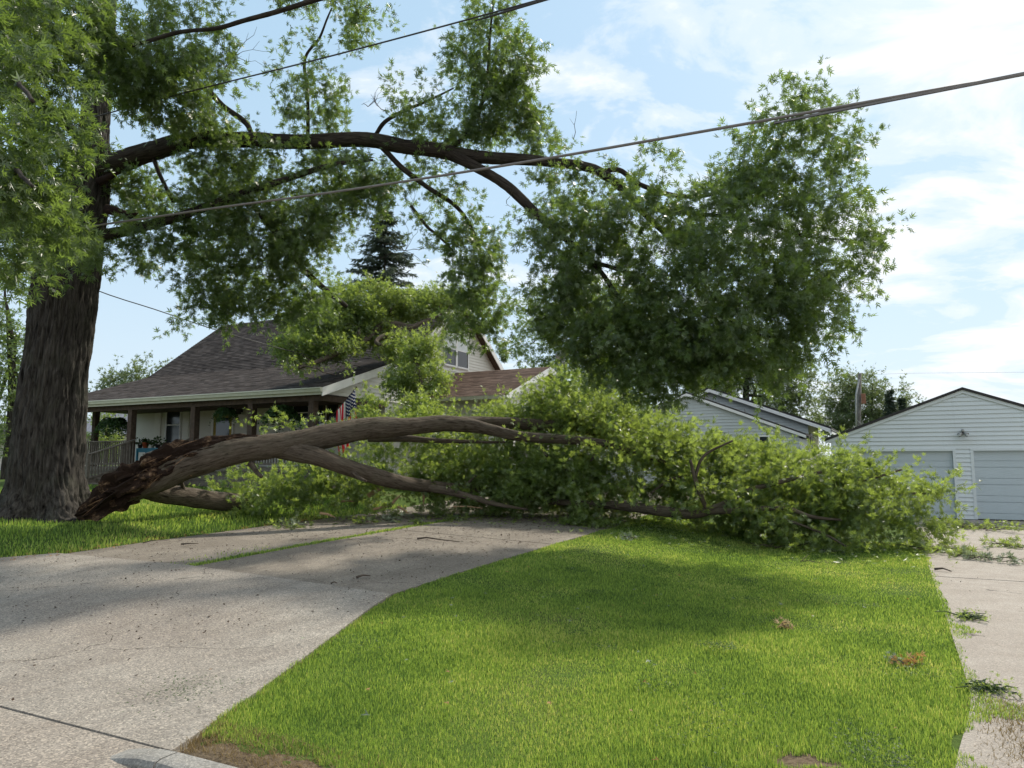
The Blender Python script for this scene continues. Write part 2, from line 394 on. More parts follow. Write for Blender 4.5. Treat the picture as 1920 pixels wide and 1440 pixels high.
def torn():
    m, t, b, o = mat('torn_wood'); p = pos(t)
    n = t.noise(t.mapping(p, scale=(5, 9, 14)), 1.4, 6, 0.7, 0.8); n2 = t.noise(p, 3.0, 5, 0.65)
    a = t.ramp(n, [(0.25, (0.030, 0.016, 0.011)), (0.44, (0.105, 0.060, 0.038)), (0.56, (0.27, 0.175, 0.105)), (0.70, (0.50, 0.36, 0.225))])
    t.l.new(t.mix(t.ramp(n2, [(0.52, (1, 1, 1)), (0.66, (0, 0, 0))]), a, (0.030, 0.019, 0.014)), b.inputs['Base Color'])
    b.inputs['Roughness'].default_value = 0.95; b.inputs['Specular IOR Level'].default_value = 0.1; bump(t, b, n, 1.0, 0.04); return m
M['torn'] = torn()
M['fresh_wood'] = simple('fresh_wood', (0.40, 0.27, 0.16), 0.85, 0.35, 14, 0.6)
M['split_wood'] = simple('split_wood', (0.235, 0.135, 0.075), 0.9, 0.45, 18, 0.6)
M['twig'] = simple('twig_bark', (0.085, 0.068, 0.055), 0.9, 0.3, 20, 0.3, 0, 0.15)
M['chip'] = simple('bark_chip', (0.05, 0.033, 0.024), 0.95, 0.45, 9, 0, 0, 0.1)
def siding(name, col, dirt, var=0.05):
    m, t, b, o = mat(name); p = pos(t)
    n = t.noise(p, 1.2, 5, 0.6); st = t.noise(t.mapping(p, scale=(7, 7, 0.4)), 1.0, 4, 0.6)
    c_ = t.ramp(n, [(0.3, tuple(x * (1 - var) for x in col)), (0.7, col)])
    t.l.new(t.mix(t.math('MULTIPLY', t.ramp(st, [(0.55, (0, 0, 0)), (0.8, (1, 1, 1))]), dirt), c_, tuple(x * 0.7 for x in col)), b.inputs['Base Color'])
    b.inputs['Roughness'].default_value = 0.45; b.inputs['Specular IOR Level'].default_value = 0.35
    bump(t, b, t.noise(t.mapping(p, scale=(3, 3, 40)), 3, 3, 0.6), 0.12, 0.005); return m
M['siding_cream'] = siding('cream_siding', (0.69, 0.68, 0.615), 0.3)
M['siding_skylit'] = siding('skylit_white_siding', (0.65, 0.695, 0.71), 0.25)  # white siding with the blue of skylight mixed into its base colour
M['siding_grey'] = siding('grey_siding', (0.52, 0.56, 0.56), 0.3)
M['door_panel'] = siding('garage_door_paint', (0.50, 0.565, 0.60), 0.15)
M['trim'] = simple('white_trim', (0.80, 0.80, 0.78), 0.45, 0.05, 4, 0.0)
M['gutter'] = simple('cream_gutter', (0.56, 0.56, 0.46), 0.5, 0.08, 4, 0.0)
M['post_wood'] = simple('weathered_post', (0.075, 0.053, 0.040), 0.9, 0.35, 10, 0.4)
M['deck_wood'] = simple('weathered_deck', (0.145, 0.128, 0.106), 0.9, 0.3, 10, 0.4)
M['dark'] = simple('dark_interior', (0.02, 0.02, 0.022), 0.6, 0.2, 4)
M['soffit'] = simple('brown_soffit', (0.085, 0.058, 0.042), 0.85, 0.2, 6)
M['metal_grey'] = simple('grey_metal', (0.32, 0.32, 0.31), 0.45, 0.2, 12, 0.1, 0.6)
M['cable'] = simple('grey_cable', (0.19, 0.175, 0.165), 0.65, 0.15, 10)
M['cable_dark'] = simple('dark_cable', (0.05, 0.048, 0.046), 0.6, 0.15, 10)
M['teal'] = simple('teal_paint', (0.05, 0.23, 0.32), 0.5, 0.15, 6)
M['terracotta'] = simple('terracotta', (0.55, 0.13, 0.05), 0.8, 0.15, 10)
M['pot_white'] = simple('white_pot', (0.6, 0.58, 0.54), 0.5, 0.1, 10)
M['pot_dark'] = simple('dark_pot', (0.04, 0.035, 0.03), 0.6, 0.2, 10)
M['pole_wood'] = simple('utility_wood', (0.15, 0.14, 0.13), 0.9, 0.3, 6, 0.3)
M['rust'] = simple('orange_box', (0.26, 0.12, 0.08), 0.8, 0.2, 10)
M['plaster'] = simple('pale_plaster', (0.55, 0.50, 0.44), 0.9, 0.1, 3)
M['curtain'] = simple('white_curtain', (0.72, 0.76, 0.76), 0.8, 0.08, 5)
M['yellow_door'] = simple('ochre_door', (0.36, 0.27, 0.05), 0.5, 0.1, 4)
def glass():
    m, t, b, o = mat('window_glass')
    b.inputs['Base Color'].default_value = (0.025, 0.03, 0.035, 1); b.inputs['Roughness'].default_value = 0.08
    b.inputs['Specular IOR Level'].default_value = 0.6; return m
M['glass'] = glass()
def clear_glass():
    m, t, b, o = mat('lamp_glass')
    b.inputs['Base Color'].default_value = (0.75, 0.78, 0.8, 1); b.inputs['Roughness'].default_value = 0.15; return m
M['lamp_glass'] = clear_glass()
def shingle(name, cols, k, row=0.14):
    m, t, b, o = mat(name); p = pos(t)
    s_ = t.new('ShaderNodeSeparateXYZ', inp={0: p})
    v = t.new('ShaderNodeCombineXYZ', inp={0: s_.outputs[0], 1: t.math('MULTIPLY', s_.outputs[2], k), 2: 0.0}).outputs[0]
    br = t.new('ShaderNodeTexBrick', offset=0.37, inp={'Vector': v, 'Scale': 1.0, 'Mortar Size': 0.0, 'Brick Width': 0.26, 'Row Height': row,
               'Color1': (0, 0, 0, 1), 'Color2': (1, 1, 1, 1), 'Bias': 0.0})
    tone = t.new('ShaderNodeSeparateColor', inp={0: br.outputs[0]}).outputs[0]
    n = t.noise(p, 1.3, 4, 0.6); g = t.noise(p, 160, 2, 0.7)
    f = t.math('ADD', t.math('MULTIPLY', tone, 0.6), t.math('ADD', t.math('MULTIPLY', n, 0.35), t.math('MULTIPLY', g, 0.25)))
    t.l.new(t.ramp(f, [(0.25, cols[0]), (0.6, cols[1]), (0.95, cols[2])]), b.inputs['Base Color'])
    b.inputs['Roughness'].default_value = 0.95; b.inputs['Specular IOR Level'].default_value = 0.15; bump(t, b, g, 0.5, 0.004); return m
SH = ((0.034, 0.028, 0.026), (0.062, 0.051, 0.047), (0.108, 0.092, 0.085))
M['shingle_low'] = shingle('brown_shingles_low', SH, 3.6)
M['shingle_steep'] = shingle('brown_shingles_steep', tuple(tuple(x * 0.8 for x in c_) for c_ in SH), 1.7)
M['shingle_wing'] = shingle('red_brown_shingles', ((0.070, 0.046, 0.037), (0.115, 0.076, 0.060), (0.165, 0.115, 0.093)), 2.9)
M['shingle_dark'] = simple('dark_shingles', (0.045, 0.042, 0.042), 0.95, 0.3, 8, 0.5)
M['roof_grey'] = simple('grey_roof', (0.22, 0.22, 0.25), 0.9, 0.2, 5, 0.3)
def flag_mat():
    m, t, b, out = mat('flag_cloth')
    uv = t.new('ShaderNodeUVMap').outputs[0]; s_ = t.new('ShaderNodeSeparateXYZ', inp={0: uv}); u, v = s_.outputs[0], s_.outputs[1]
    st = t.math('MODULO', t.math('FLOOR', t.math('MULTIPLY', v, 13.0)), 2.0)
    col = t.mix(st, (0.66, 0.015, 0.035), (0.86, 0.85, 0.82))
    can = t.math('MULTIPLY', t.math('LESS_THAN', u, 0.40), t.math('GREATER_THAN', v, 6.0 / 13.0))
    # staggered rows of small white stars
    su = t.math('MULTIPLY', u, 12.0 / 0.40); sv = t.math('MULTIPLY', t.math('SUBTRACT', v, 6.0 / 13.0), 10.0 / (7.0 / 13.0))
    fu = t.math('SUBTRACT', t.math('FRACT', su), 0.5); fv = t.math('SUBTRACT', t.math('FRACT', sv), 0.5)
    r = t.math('SQRT', t.math('ADD', t.math('MULTIPLY', fu, fu), t.math('MULTIPLY', fv, fv)))
    par = t.math('MODULO', t.math('ADD', t.math('FLOOR', su), t.math('FLOOR', sv)), 2.0)
    star = t.math('MULTIPLY', t.math('LESS_THAN', r, 0.36), par)
    col = t.mix(can, col, t.mix(star, (0.012, 0.020, 0.075), (0.80, 0.79, 0.76)))
    t.l.new(col, b.inputs['Base Color']); b.inputs['Roughness'].default_value = 0.8
    tr = t.new('ShaderNodeBsdfTranslucent'); t.l.new(col, tr.inputs['Color'])
    mx = t.new('ShaderNodeMixShader', inp={0: 0.55}); t.l.new(b.outputs[0], mx.inputs[1]); t.l.new(tr.outputs[0], mx.inputs[2])
    t.l.new(mx.outputs[0], out.inputs[0]); return m
M['flag'] = flag_mat()
# ------------------------------------------------------------------ ground, street, drives
DR_L0, DR_L1, DR_R0, DR_R1 = -11.6, -8.78, -8.62, -5.3       # the two strips of the house's drive
AP_V0, AP_V1 = 3.053, 7.2
def ap_r(v): return np.interp(v, [2.6, 3.1, 6.6, 7.2, 8.2], [-3.62, -3.77, -5.08, -5.27, -5.32])
def ap_l(v): return np.interp(v, [2.6, 3.1, 6.6, 7.2, 8.2], [-13.3, -13.15, -11.84, -11.65, -11.6])
def dip(v): return 0.0 * (1 - sstep(v, 2.9, 4.4))
def lawn_r(v): return 0.46 - 0.24 * (1 - sstep(v, 4.2, 6.6))
def ground_sheet():
    us = np.unique(np.round(np.r_[np.linspace(-1500, -60, 12), np.linspace(-60, -22, 39), np.arange(-22, 8.01, 0.2), np.linspace(8, 60, 40), np.linspace(60, 1500, 12)], 3))
    vs = np.unique(np.round(np.r_[np.linspace(-1500, -30, 10), np.linspace(-30, 2.4, 20), 2.86, 2.90, np.arange(3.0, 18, 0.2), np.linspace(18, 70, 60), np.linspace(70, 1500, 14)], 3))
    U, V = np.meshgrid(us, vs)
    Z = gh(U, V)
    ap = (V > 2.6) & (V < AP_V1 + 0.3) & (U > ap_l(V) - 0.02) & (U < ap_r(V) + 0.02)
    dr = (V >= AP_V1 - 0.2) & (V < 29.3) & (U > DR_L0) & (U < DR_R1)
    gd = (V > 2.6) & (V < 25.5) & (U > 0.45) & (U < 6.3)
    Z = Z - np.where(ap, dip(V) + 0.035, 0) - np.where(dr & ~ap, 0.03, 0) - np.where(gd, 0.03 + dip(V), 0)
    n = vnoise(np.stack([U.ravel(), V.ravel(), 0 * U.ravel()], 1), 1.3, 3).reshape(U.shape) - 0.5
    Z = Z + np.where(ap | dr | gd, 0, n * 0.03 * (np.abs(U) < 60))
    Z = np.where((V < 3.02) & ~((V > 2.99) & (U > -3.9)), -0.16, Z)
    P = np.stack([U, V, Z], -1).reshape(-1, 3); a, b = U.shape
    i = np.arange(a - 1)[:, None]; k = np.arange(b - 1)[None]
    Q = np.stack([i*b+k, i*b+k+1, (i+1)*b+k+1, (i+1)*b+k], -1).reshape(-1, 4)
    o = quads_mesh('ground', P, Q, M['soil'], None, True); tag(o, 'grassy ground of the front yards', None, None, 'structure')
ground_sheet()
def slab_grid(b, fl, fr, v0, v1, zf, nu=14, nv=None):
    nv = nv or max(2, int((v1 - v0) / 0.25)); base = len(b.v)
    for j in range(nv + 1):
        v = v0 + (v1 - v0) * j / nv; l, r = float(fl(v)), float(fr(v))
        for i in range(nu + 1):
            u = l + (r - l) * i / nu; b.v.append((u, v, float(zf(u, v))))
    W_ = nu + 1
    for j in range(nv):
        for i in range(nu): b.f.append((base+j*W_+i, base+j*W_+i+1, base+(j+1)*W_+i+1, base+(j+1)*W_+i))
    # sides of the slab
    rim = [base+i for i in range(W_)], [base+nv*W_+i for i in range(W_)][::-1], [base+j*W_ for j in range(nv+1)][::-1], [base+j*W_+nu for j in range(nv+1)]
    for e in rim:
        s0 = len(b.v)
        for i in e: x = b.v[i]; b.v.append((x[0], x[1], x[2] - 0.12))
        for q in range(len(e) - 1): b.f.append((e[q], s0 + q, s0 + q + 1, e[q+1]))
b = MB(); slab_grid(b, lambda v: -120, lambda v: 120, -9, 3.046, lambda u, v: 0.008 + 0.0 * u, 8, 24)
tag(b.build('street', M['street']), 'concrete street along the kerb', None, None, 'structure')
b = MB()
slab_grid(b, ap_l, ap_r, AP_V0, AP_V1 - 0.018, lambda u, v: gh(u, v) + 0.012 + 0.018 * min(1, max(0, (v - 3) / 3)) - dip(v), 26, 24)
tag(b.build('driveway_apron', M['apron'], None, False), 'pale concrete apron where the drive meets the street', None, None, 'structure')
b = MB()
for a0, a1 in ((DR_L0, DR_L1), (DR_R0, DR_R1)):
    cuts = [7.2, 11.9, 16.6, 21.3, 25.4, 29.4]
    for v0, v1 in zip(cuts[:-1], cuts[1:]):
        slab_grid(b, lambda v: a0, lambda v: a1, v0 + 0.008, v1 - 0.008, lambda u, v: gh(u, v) + 0.010 + 0.006 * math.sin(v0 * 3 + a0), 8)
tag(b.build('driveway', M['drive'], None, False), 'brownish concrete drive in two strips with grass between', None, None, 'structure')
b = MB(); cuts = [2.95, 6.35, 9.5, 12.6, 15.6, 18.8, 22.2, 25.5]
for v0, v1 in zip(cuts[:-1], cuts[1:]):
    for a0, a1 in ((0.36, 3.2), (3.215, 6.2)):
        slab_grid(b, lambda v: a0 if a0 > 1 else float(lawn_r(v)) - 0.05, lambda v: a1, v0 + 0.007, v1 - 0.007, lambda u, v: gh(u, v) + 0.012 - dip(v) + 0.004 * math.sin(v0 * 5 + a0), 8)
tag(b.build('garage_driveway', M['drive_pale'], None, False), 'pale concrete drive up to the two-door garage', None, None, 'structure')
# kerb: rounded profile, tapering down at the drive
b = MB()
prof = [(2.80, -0.16), (2.806, 0.03), (2.825, 0.055), (2.86, 0.064), (2.96, 0.064), (2.985, 0.05), (3.03, -0.16)]
def kerb(us, hs):
    base = len(b.v); n = len(prof)
    for u, h in zip(us, hs):
        for (v, z) in prof: b.v.append((u, v, -0.16 + (z + 0.16) * h))
    for j in range(len(us) - 1):
        for i in range(n - 1): b.f.append((base+j*n+i, base+j*n+i+1, base+(j+1)*n+i+1, base+(j+1)*n+i))
    b.f.append(tuple(base + i for i in range(n))); b.f.append(tuple(base + (len(us)-1)*n + i for i in range(n))[::-1])
kerb([-4.02, -3.90, -3.74, -3.602], [0.74, 0.86, 0.97, 1.0]); kerb(list(np.linspace(-3.59, 0.1, 8)), [1.0] * 8); kerb([0.112, 0.3, 0.5], [1, .8, .35])
kerb([6.1, 6.4, 9, 40], [.35, 1, 1, 1]); kerb([-60, -14, -13.6, -13.3], [1, 1, .8, .35])
tag(b.build('curb', M['curb'], None, False), 'grey concrete kerb tapering down at the drive', None, None, 'structure')

# ------------------------------------------------------------------ building helpers
def interval(poly, z):
    xs = []
    for i in range(len(poly)):
        (a0, z0), (a1, z1) = poly[i], poly[(i + 1) % len(poly)]
        if (z0 - z) * (z1 - z) <= 0 and z0 != z1: xs.append(a0 + (a1 - a0) * (z - z0) / (z1 - z0))
    return (min(xs), max(xs)) if len(xs) > 1 else None
def lap_siding(name, axis, plane, nsign, poly, holes, mat_, parent, row=0.122, lip=0.026):
    """Overlapping boards: each row tilts out to its lower edge, which stands proud as a lip."""
    b = MB(); zs = [p[1] for p in poly]; z = min(zs); top = max(zs)
    def P(a, off, zz): return (a, plane + nsign * off, zz) if axis == 'u' else (plane + nsign * off, a, zz)
    # solid backing
    if not holes: b.poly([P(a, -0.02, zz) for a, zz in poly])
    while z < top - 0.005:
        z1 = min(z + row, top); e = 1e-4
        lo, hi = interval(poly, z + e), interval(poly, z1 - e)
        if lo is None or hi is None: z = z1; continue
        cuts = [0.0, 1.0]; zm = (z + z1) / 2; hs = [h for h in holes if h[2] < zm < h[3]]
        segs = [(lo[0], lo[1], hi[0], hi[1])]
        for h in hs:
            n = []
            for s0, s1, t0, t1 in segs:
                if h[1] <= s0 or h[0] >= s1: n.append((s0, s1, t0, t1)); continue
                if h[0] > s0: n.append((s0, h[0], t0, min(h[0], t1)))
                if h[1] < s1: n.append((h[1], s1, max(h[1], t0), t1))
            segs = n
        for s0, s1, t0, t1 in segs:
            b.quad(P(s0, lip, z), P(s1, lip, z), P(t1, 0.002, z1), P(t0, 0.002, z1))
            b.quad(P(s0, 0, z), P(s1, 0, z), P(s1, lip, z), P(s0, lip, z))
        z = z1
    return b.build(name, mat_, parent)
def shingles(name, A, B, C_, D_, mat_, parent, row=0.14, butt=0.011, jit=0.004):
    """Courses from eave A-B up to ridge D-C, each lying on the one below."""
    A, B, C_, D_ = map(np.array, (A, B, C_, D_)); L = np.linalg.norm(D_ - A); n = int(L / row); b = MB()
    nrm = np.cross(B - A, D_ - A); nrm = nrm / np.linalg.norm(nrm); nrm = nrm if nrm[2] > 0 else -nrm
    wl = np.linalg.norm(B - A); k = max(1, int(wl / 0.9))
    for i in range(n):
        f0, f1 = i / n, (i + 1) / n
        l0, r0, l1, r1 = A+(D_-A)*f0, B+(C_-B)*f0, A+(D_-A)*f1, B+(C_-B)*f1
        for j in range(k):
            g0, g1 = j / k, (j + 1) / k; o = nrm * (butt + random.uniform(-jit, jit))
            a, b_, c_, d = l0+(r0-l0)*g0, l0+(r0-l0)*g1, l1+(r1-l1)*g1, l1+(r1-l1)*g0
            b.quad(a + o, b_ + o, c_ + nrm * 0.001, d + nrm * 0.001); b.quad(a, b_, b_ + o, a + o)
    return b.build(name, mat_, parent)
def part_label(o, s): o['label'] = s; return o
def window_v(name, parent, v, u0, u1, z0, z1, mullion=None, fm='trim', gm='glass', proud=0.05, fw=0.06, curtain=False):
    """A window on a wall facing the street (plane v); proud of the siding."""
    b = MB(); f = v - proud
    for lo, hi in (((u0-fw, f, z0-fw), (u0, v, z1+fw)), ((u1, f, z0-fw), (u1+fw, v, z1+fw)), ((u0, f, z1), (u1, v, z1+fw)), ((u0-0.02, f-0.02, z0-fw-0.004), (u1+0.02, v, z0-0.004))): b.box(lo, hi)
    zm = (z0 + z1) / 2; b.box((u0, f + 0.012, zm - 0.02), (u1, v, zm + 0.02))
    if mullion: b.box((mullion - 0.03, f + 0.012, z0), (mullion + 0.03, v, z1))
    wdw = b.build('window', M[fm], parent)
    MB().quad((u0, v - 0.022, z0), (u1, v - 0.022, z0), (u1, v - 0.022, z1), (u0, v - 0.022, z1)).build('pane', M[gm], wdw)
    return wdw
def window_u(parent, u, v0, v1, z0, z1, split=False):
    """A window on a wall facing +u."""
    b = MB(); f = u + 0.05; fw = 0.07
    for lo, hi in (((u, v0-fw, z0-fw), (f, v0, z1+fw)), ((u, v1, z0-fw), (f, v1+fw, z1+fw)), ((u, v0, z1), (f, v1, z1+fw)), ((u, v0, z0-fw), (f+0.02, v1, z0-0.004))): b.box(lo, hi)
    zm = (z0 + z1) / 2 - 0.03
    b.box((u, v0, zm-0.025), (f-0.012, v1, zm+0.025))
    w_ = b.build('window', M['trim'], parent)
    MB().quad((u+0.022, v0, z0), (u+0.022, v1, z0), (u+0.022, v1, zm), (u+0.022, v0, zm)).build('pane', M['glass'], w_)
    MB().quad((u+0.024, v0, zm), (u+0.024, v1, zm), (u+0.024, v1, z1), (u+0.024, v0, z1)).build('blind', M['curtain'], w_)
    return w_

# ------------------------------------------------------------------ the house
HU0, HU1, HVF, HVB, RV, RZ = -28.8, -15.6, 20.7, 30.1, 25.4, 8.35
SL = 0.757
house = empty('house', 'cream sided house with brown shingle roof and deep front porch behind the fallen limb', 'house', (-22, 25, float(gh(-22, 25))))
zf, zg = 1.52, 0.55
lap_siding('front_wall', 'u', HVF, -1, [(HU0, zf), (HU1, zf), (HU1, 4.95), (HU0, 4.95)], [], M['siding_cream'], house)
lap_siding('gable_wall', 'v', HU1, 1, [(HVF, zg), (HVB, zg), (HVB, RZ - SL*(HVB-RV) - 0.12), (RV, RZ - 0.12), (HVF, RZ - SL*(RV-HVF) - 0.12)], [], M['siding_cream'], house)
lap_siding('gable_wall', 'v', HU0, -1, [(HVF, zg), (HVB, zg), (HVB, RZ - SL*(HVB-RV) - 0.12), (RV, RZ - 0.12), (HVF, RZ - SL*(RV-HVF) - 0.12)], [], M['siding_cream'], house)
lap_siding('back_wall', 'u', HVB, 1, [(HU0, zg), (HU1, zg), (HU1, 4.6), (HU0, 4.6)], [], M['siding_cream'], house, 0.3)
PV, PZ = 17.12, 3.93                     # porch eave
JV = 21.5; JZ = RZ - SL * (RV - JV)      # where the porch roof meets the steep roof
lap_siding('porch_gable_infill', 'v', HU1 + 0.05, 1, [(PV + 0.3, PZ - 0.16), (JV, PZ - 0.16), (JV, JZ - 0.16), (PV + 0.3, PZ - 0.05)], [], M['siding_cream'], house)
A0, A1 = HU0 - 0.32, HU1 + 0.40
def deck(name, v0, z0, v1, z1, th, a0, a1, m, parent):
    MB().prism([(a0, v0, z0 - 0.012), (a0, v1, z1 - 0.012), (a0, v1, z1 - th), (a0, v0, z0 - th)], (a1 - a0, 0, 0)).build(name, m, parent)
deck('roof_deck', PV, PZ, JV, JZ, 0.12, A0 + 0.03, A1 - 0.03, M['soffit'], house)
deck('roof_deck', JV - 0.2, JZ - 0.15, RV, RZ, 0.12, A0 + 0.03, A1 - 0.03, M['soffit'], house)
BV = 30.6; BZ = RZ - SL * (BV - RV)
deck('roof_deck', RV, RZ, BV, BZ, 0.12, A0 + 0.03, A1 - 0.03, M['soffit'], house)
shingles('porch_roof', (A0, PV, PZ), (A1, PV, PZ), (A1, JV, JZ), (A0, JV, JZ), M['shingle_low'], house)
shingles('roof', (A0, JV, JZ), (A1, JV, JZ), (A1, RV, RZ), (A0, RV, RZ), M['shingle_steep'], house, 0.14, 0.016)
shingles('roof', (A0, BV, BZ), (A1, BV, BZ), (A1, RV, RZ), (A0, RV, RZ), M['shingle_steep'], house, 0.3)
MB().prism([(A0, RV - 0.14, RZ - 0.085), (A0, RV, RZ + 0.03), (A0, RV + 0.14, RZ - 0.085)], (A1 - A0, 0, 0)).build('ridge_cap', M['shingle_steep'], house)
def rake(u, v0, z0, v1, z1, h=0.24, th=0.03, m='trim', parent=None):
    return MB().prism([(u, v0, z0 - 0.004), (u, v1, z1 - 0.004), (u, v1, z1 - h), (u, v0, z0 - h)], (th, 0, 0)).build('rake_board', M[m], parent)
for uu in (A1 - 0.028, A0 - 0.002):
    rake(uu, PV - 0.02, PZ - 0.01, JV + 0.05, JZ, 0.26, 0.03, 'trim', house)
    rake(uu, JV + 0.05, JZ + 0.03, RV, RZ, 0.26, 0.03, 'trim', house)
    rake(uu, RV, RZ, BV, BZ, 0.26, 0.03, 'trim', house)
# gutter with an ogee-like lip
MB().prism([(A0, PV - 0.005, PZ - 0.01), (A0, PV - 0.13, PZ - 0.01), (A0, PV - 0.135, PZ - 0.04), (A0, PV - 0.11, PZ - 0.07), (A0, PV - 0.09, PZ - 0.14), (A0, PV - 0.005, PZ - 0.14)], (A1 - A0, 0, 0)).build('gutter', M['gutter'], house)
MB().box((A0 + 0.02, PV + 0.0, PZ - 0.22), (A1 - 0.06, PV + 0.03, PZ - 0.02)).build('fascia', M['gutter'], house)
MB().box((A0 + 0.1, PV + 0.32, PZ - 0.20), (HU1 + 0.02, HVF, PZ - 0.17)).build('porch_ceiling', M['soffit'], house)
MB().box((HU0 - 0.1, PV + 0.22, PZ - 0.38), (HU1 + 0.12, PV + 0.40, PZ - 0.205)).build('porch_beam', M['post_wood'], house)
MB().box((HU1 - 0.06, PV + 0.40, PZ - 0.38), (HU1 + 0.12, HVF - 0.03, PZ - 0.205)).build('porch_beam', M['post_wood'], house)
MB().box((HU0 - 0.05, PV + 0.05, zf - 0.14), (HU1 + 0.1, HVF - 0.02, zf)).build('porch_floor', M['deck_wood'], house)
b = MB()
for k in range(5): b.box((HU0, PV + 0.12, 0.62 + k * 0.155), (HU1 + 0.05, PV + 0.15, 0.62 + k * 0.155 + 0.145))
for k in range(5): b.box((HU1 + 0.02, PV + 0.15, 0.62 + k * 0.155), (HU1 + 0.05, HVF - 0.02, 0.62 + k * 0.155 + 0.145))
b.build('porch_skirt', M['deck_wood'], house)
pv = PV + 0.31
post_u = [on_v(587, 780, pv)[0], on_v(473, 780, pv)[0], on_v(366, 780, pv)[0], on_v(247, 800, pv)[0], HU0 + 0.1]
for u in post_u:
    MB().box((u - 0.11, pv - 0.11, zf), (u + 0.11, pv + 0.11, PZ - 0.38)).build('porch_post', M['post_wood'], house, False, 0.012)
uu = HU0 + 0.1; MB().box((uu - 0.1, 18.85, zf), (uu + 0.1, 19.05, PZ - 0.2)).build('porch_post', M['post_wood'], house, False, 0.012)
def railing(name, a, b_, h0, h1, parent, gap=0.12, posts=False):
    a, b_ = Vector(a), Vector(b_); m = MB(); d = b_ - a; n = int(Vector((d.x, d.y, 0)).length / gap)
    m.bar(a + Vector((0, 0, h1)), b_ + Vector((0, 0, h1)), 0.10, 0.045); m.bar(a + Vector((0, 0, h0)), b_ + Vector((0, 0, h0)), 0.05, 0.07)
    for k in range(n + 1):
        p = a + d * (k + 0.5) / (n + 1); m.box((p.x - 0.018, p.y - 0.018, p.z + h0), (p.x + 0.018, p.y + 0.018, p.z + h1 - 0.02))
    if posts: m.box((a.x - 0.05, a.y - 0.05, a.z - 0.1), (a.x + 0.05, a.y + 0.05, a.z + h1 + 0.02))
    return m.build(name, M['deck_wood'], parent)
sl_u, sr_u = post_u[3] + 0.2, post_u[2] - 0.2
railing('railing', (post_u[2] + 0.11, pv, zf), (post_u[1] - 0.11, pv, zf), 0.1, 0.92, house)
railing('railing', (post_u[1] + 0.11, pv, zf), (post_u[0] - 0.11, pv, zf), 0.1, 0.92, house)
railing('railing', (HU0 + 0.2, pv, zf), (post_u[3] - 0.11, pv, zf), 0.1, 0.92, house)
sv0 = 15.75; g0 = float(gh(-22.5, sv0))
b = MB(); ns = 4
for k in range(ns):
    z1 = g0 + (zf - g0) * (k + 0.75) / ns; v0 = sv0 + (PV - sv0) * k / ns
    b.box((sl_u, v0 - 0.03, z1 - 0.04), (sr_u, v0 + (PV - sv0) / ns + 0.02, z1)); b.box((sl_u + 0.02, v0, z1 - 0.16), (sr_u - 0.02, v0 + 0.02, z1 - 0.042))
b.build('step', M['deck_wood'], house)
for u in (sl_u, sr_u):
    MB().prism([(u - 0.025, sv0 - 0.1, g0 - 0.1), (u - 0.025, sv0 - 0.1, g0 + 0.2), (u - 0.025, PV + 0.04, zf - 0.01), (u - 0.025, PV + 0.04, zf - 0.35), (u - 0.025, sv0 + 0.3, g0 - 0.1)], (0.05, 0, 0)).build('stringer', M['deck_wood'], house)
    railing('stair_rail', (u, sv0, g0 + 0.12), (u, pv, zf), 0.12, 0.95, house, 0.11, True)
# front wall openings
def fu(px): return on_v(px, 800, HVF)[0]
zt = on_v(325, 764, HVF)[2]
wd = window_v('window', house, HVF - 0.016, fu(314), fu(339), zt - 1.45, zt)
for a0, a1 in ((291, 303), (344, 356)):
    b = MB(); u0, u1 = fu(a0), fu(a1)
    b.box((u0, HVF - 0.05, zt - 1.5), (u1, HVF - 0.018, zt + 0.05))
    for zz0, zz1 in ((zt - 1.42, zt - 0.74), (zt - 0.64, zt - 0.03)):
        for q in range(9): z_ = zz0 + (zz1 - zz0) * q / 9; b.box((u0 + 0.05, HVF - 0.062, z_), (u1 - 0.05, HVF - 0.05, z_ + 0.045))
    b.build('shutter', M['siding_cream'], house)
window_v('window', house, HVF - 0.016, fu(551), fu(579), zt - 1.0, zt + 0.12)
for a0, a1 in ((598, 607), (617, 632)): window_v('window', house, HVF - 0.016, fu(a0), fu(a1), zt - 1.0, zt + 0.05, None, 'post_wood')
dr_ = MB().box((fu(402), HVF - 0.045, zf + 0.01), (fu(437), HVF - 0.017, zf + 2.05)).build('front_door', M['yellow_door'], house)
b = MB()
for lo, hi in (((fu(399), HVF - 0.07, zf), (fu(402), HVF - 0.017, zf + 2.12)), ((fu(437), HVF - 0.07, zf), (fu(440), HVF - 0.017, zf + 2.12)), ((fu(402), HVF - 0.07, zf + 2.05), (fu(437), HVF - 0.017, zf + 2.12))): b.box(lo, hi)
b.build('door_frame', M['trim'], dr_)
MB().box((fu(407), HVF - 0.052, zf + 0.9), (fu(432), HVF - 0.046, zf + 1.9)).build('door_glass', M['glass'], dr_)
lx = fu(453); lz = on_v(453, 768, HVF)[2]
ln = MB().box((lx - 0.06, HVF - 0.06, lz - 0.1), (lx + 0.06, HVF - 0.017, lz + 0.12)).bar((lx, HVF - 0.06, lz + 0.08), (lx, HVF - 0.18, lz + 0.22), 0.03, 0.03).lathe((lx, HVF - 0.18, lz - 0.2), [(0.04, 0), (0.09, 0.02), (0.10, 0.28), (0.14, 0.30), (0.03, 0.42)], 8).build('wall_lantern', M['pot_dark'], house)
# gable windows
wc = on_u(852, 655, HU1 + 0.03); v0 = on_u(830, 655, HU1)[1]; v1 = on_u(877, 655, HU1)[1]; vm = (v0 + v1) / 2
zb, ztp = on_u(853, 690, HU1)[2], on_u(853, 622, HU1)[2]
for a0, a1 in ((v0 + 0.07, vm - 0.07), (vm + 0.07, v1 - 0.07)): window_u(house, HU1 + 0.017, a0, a1, zb + 0.08, ztp - 0.02)
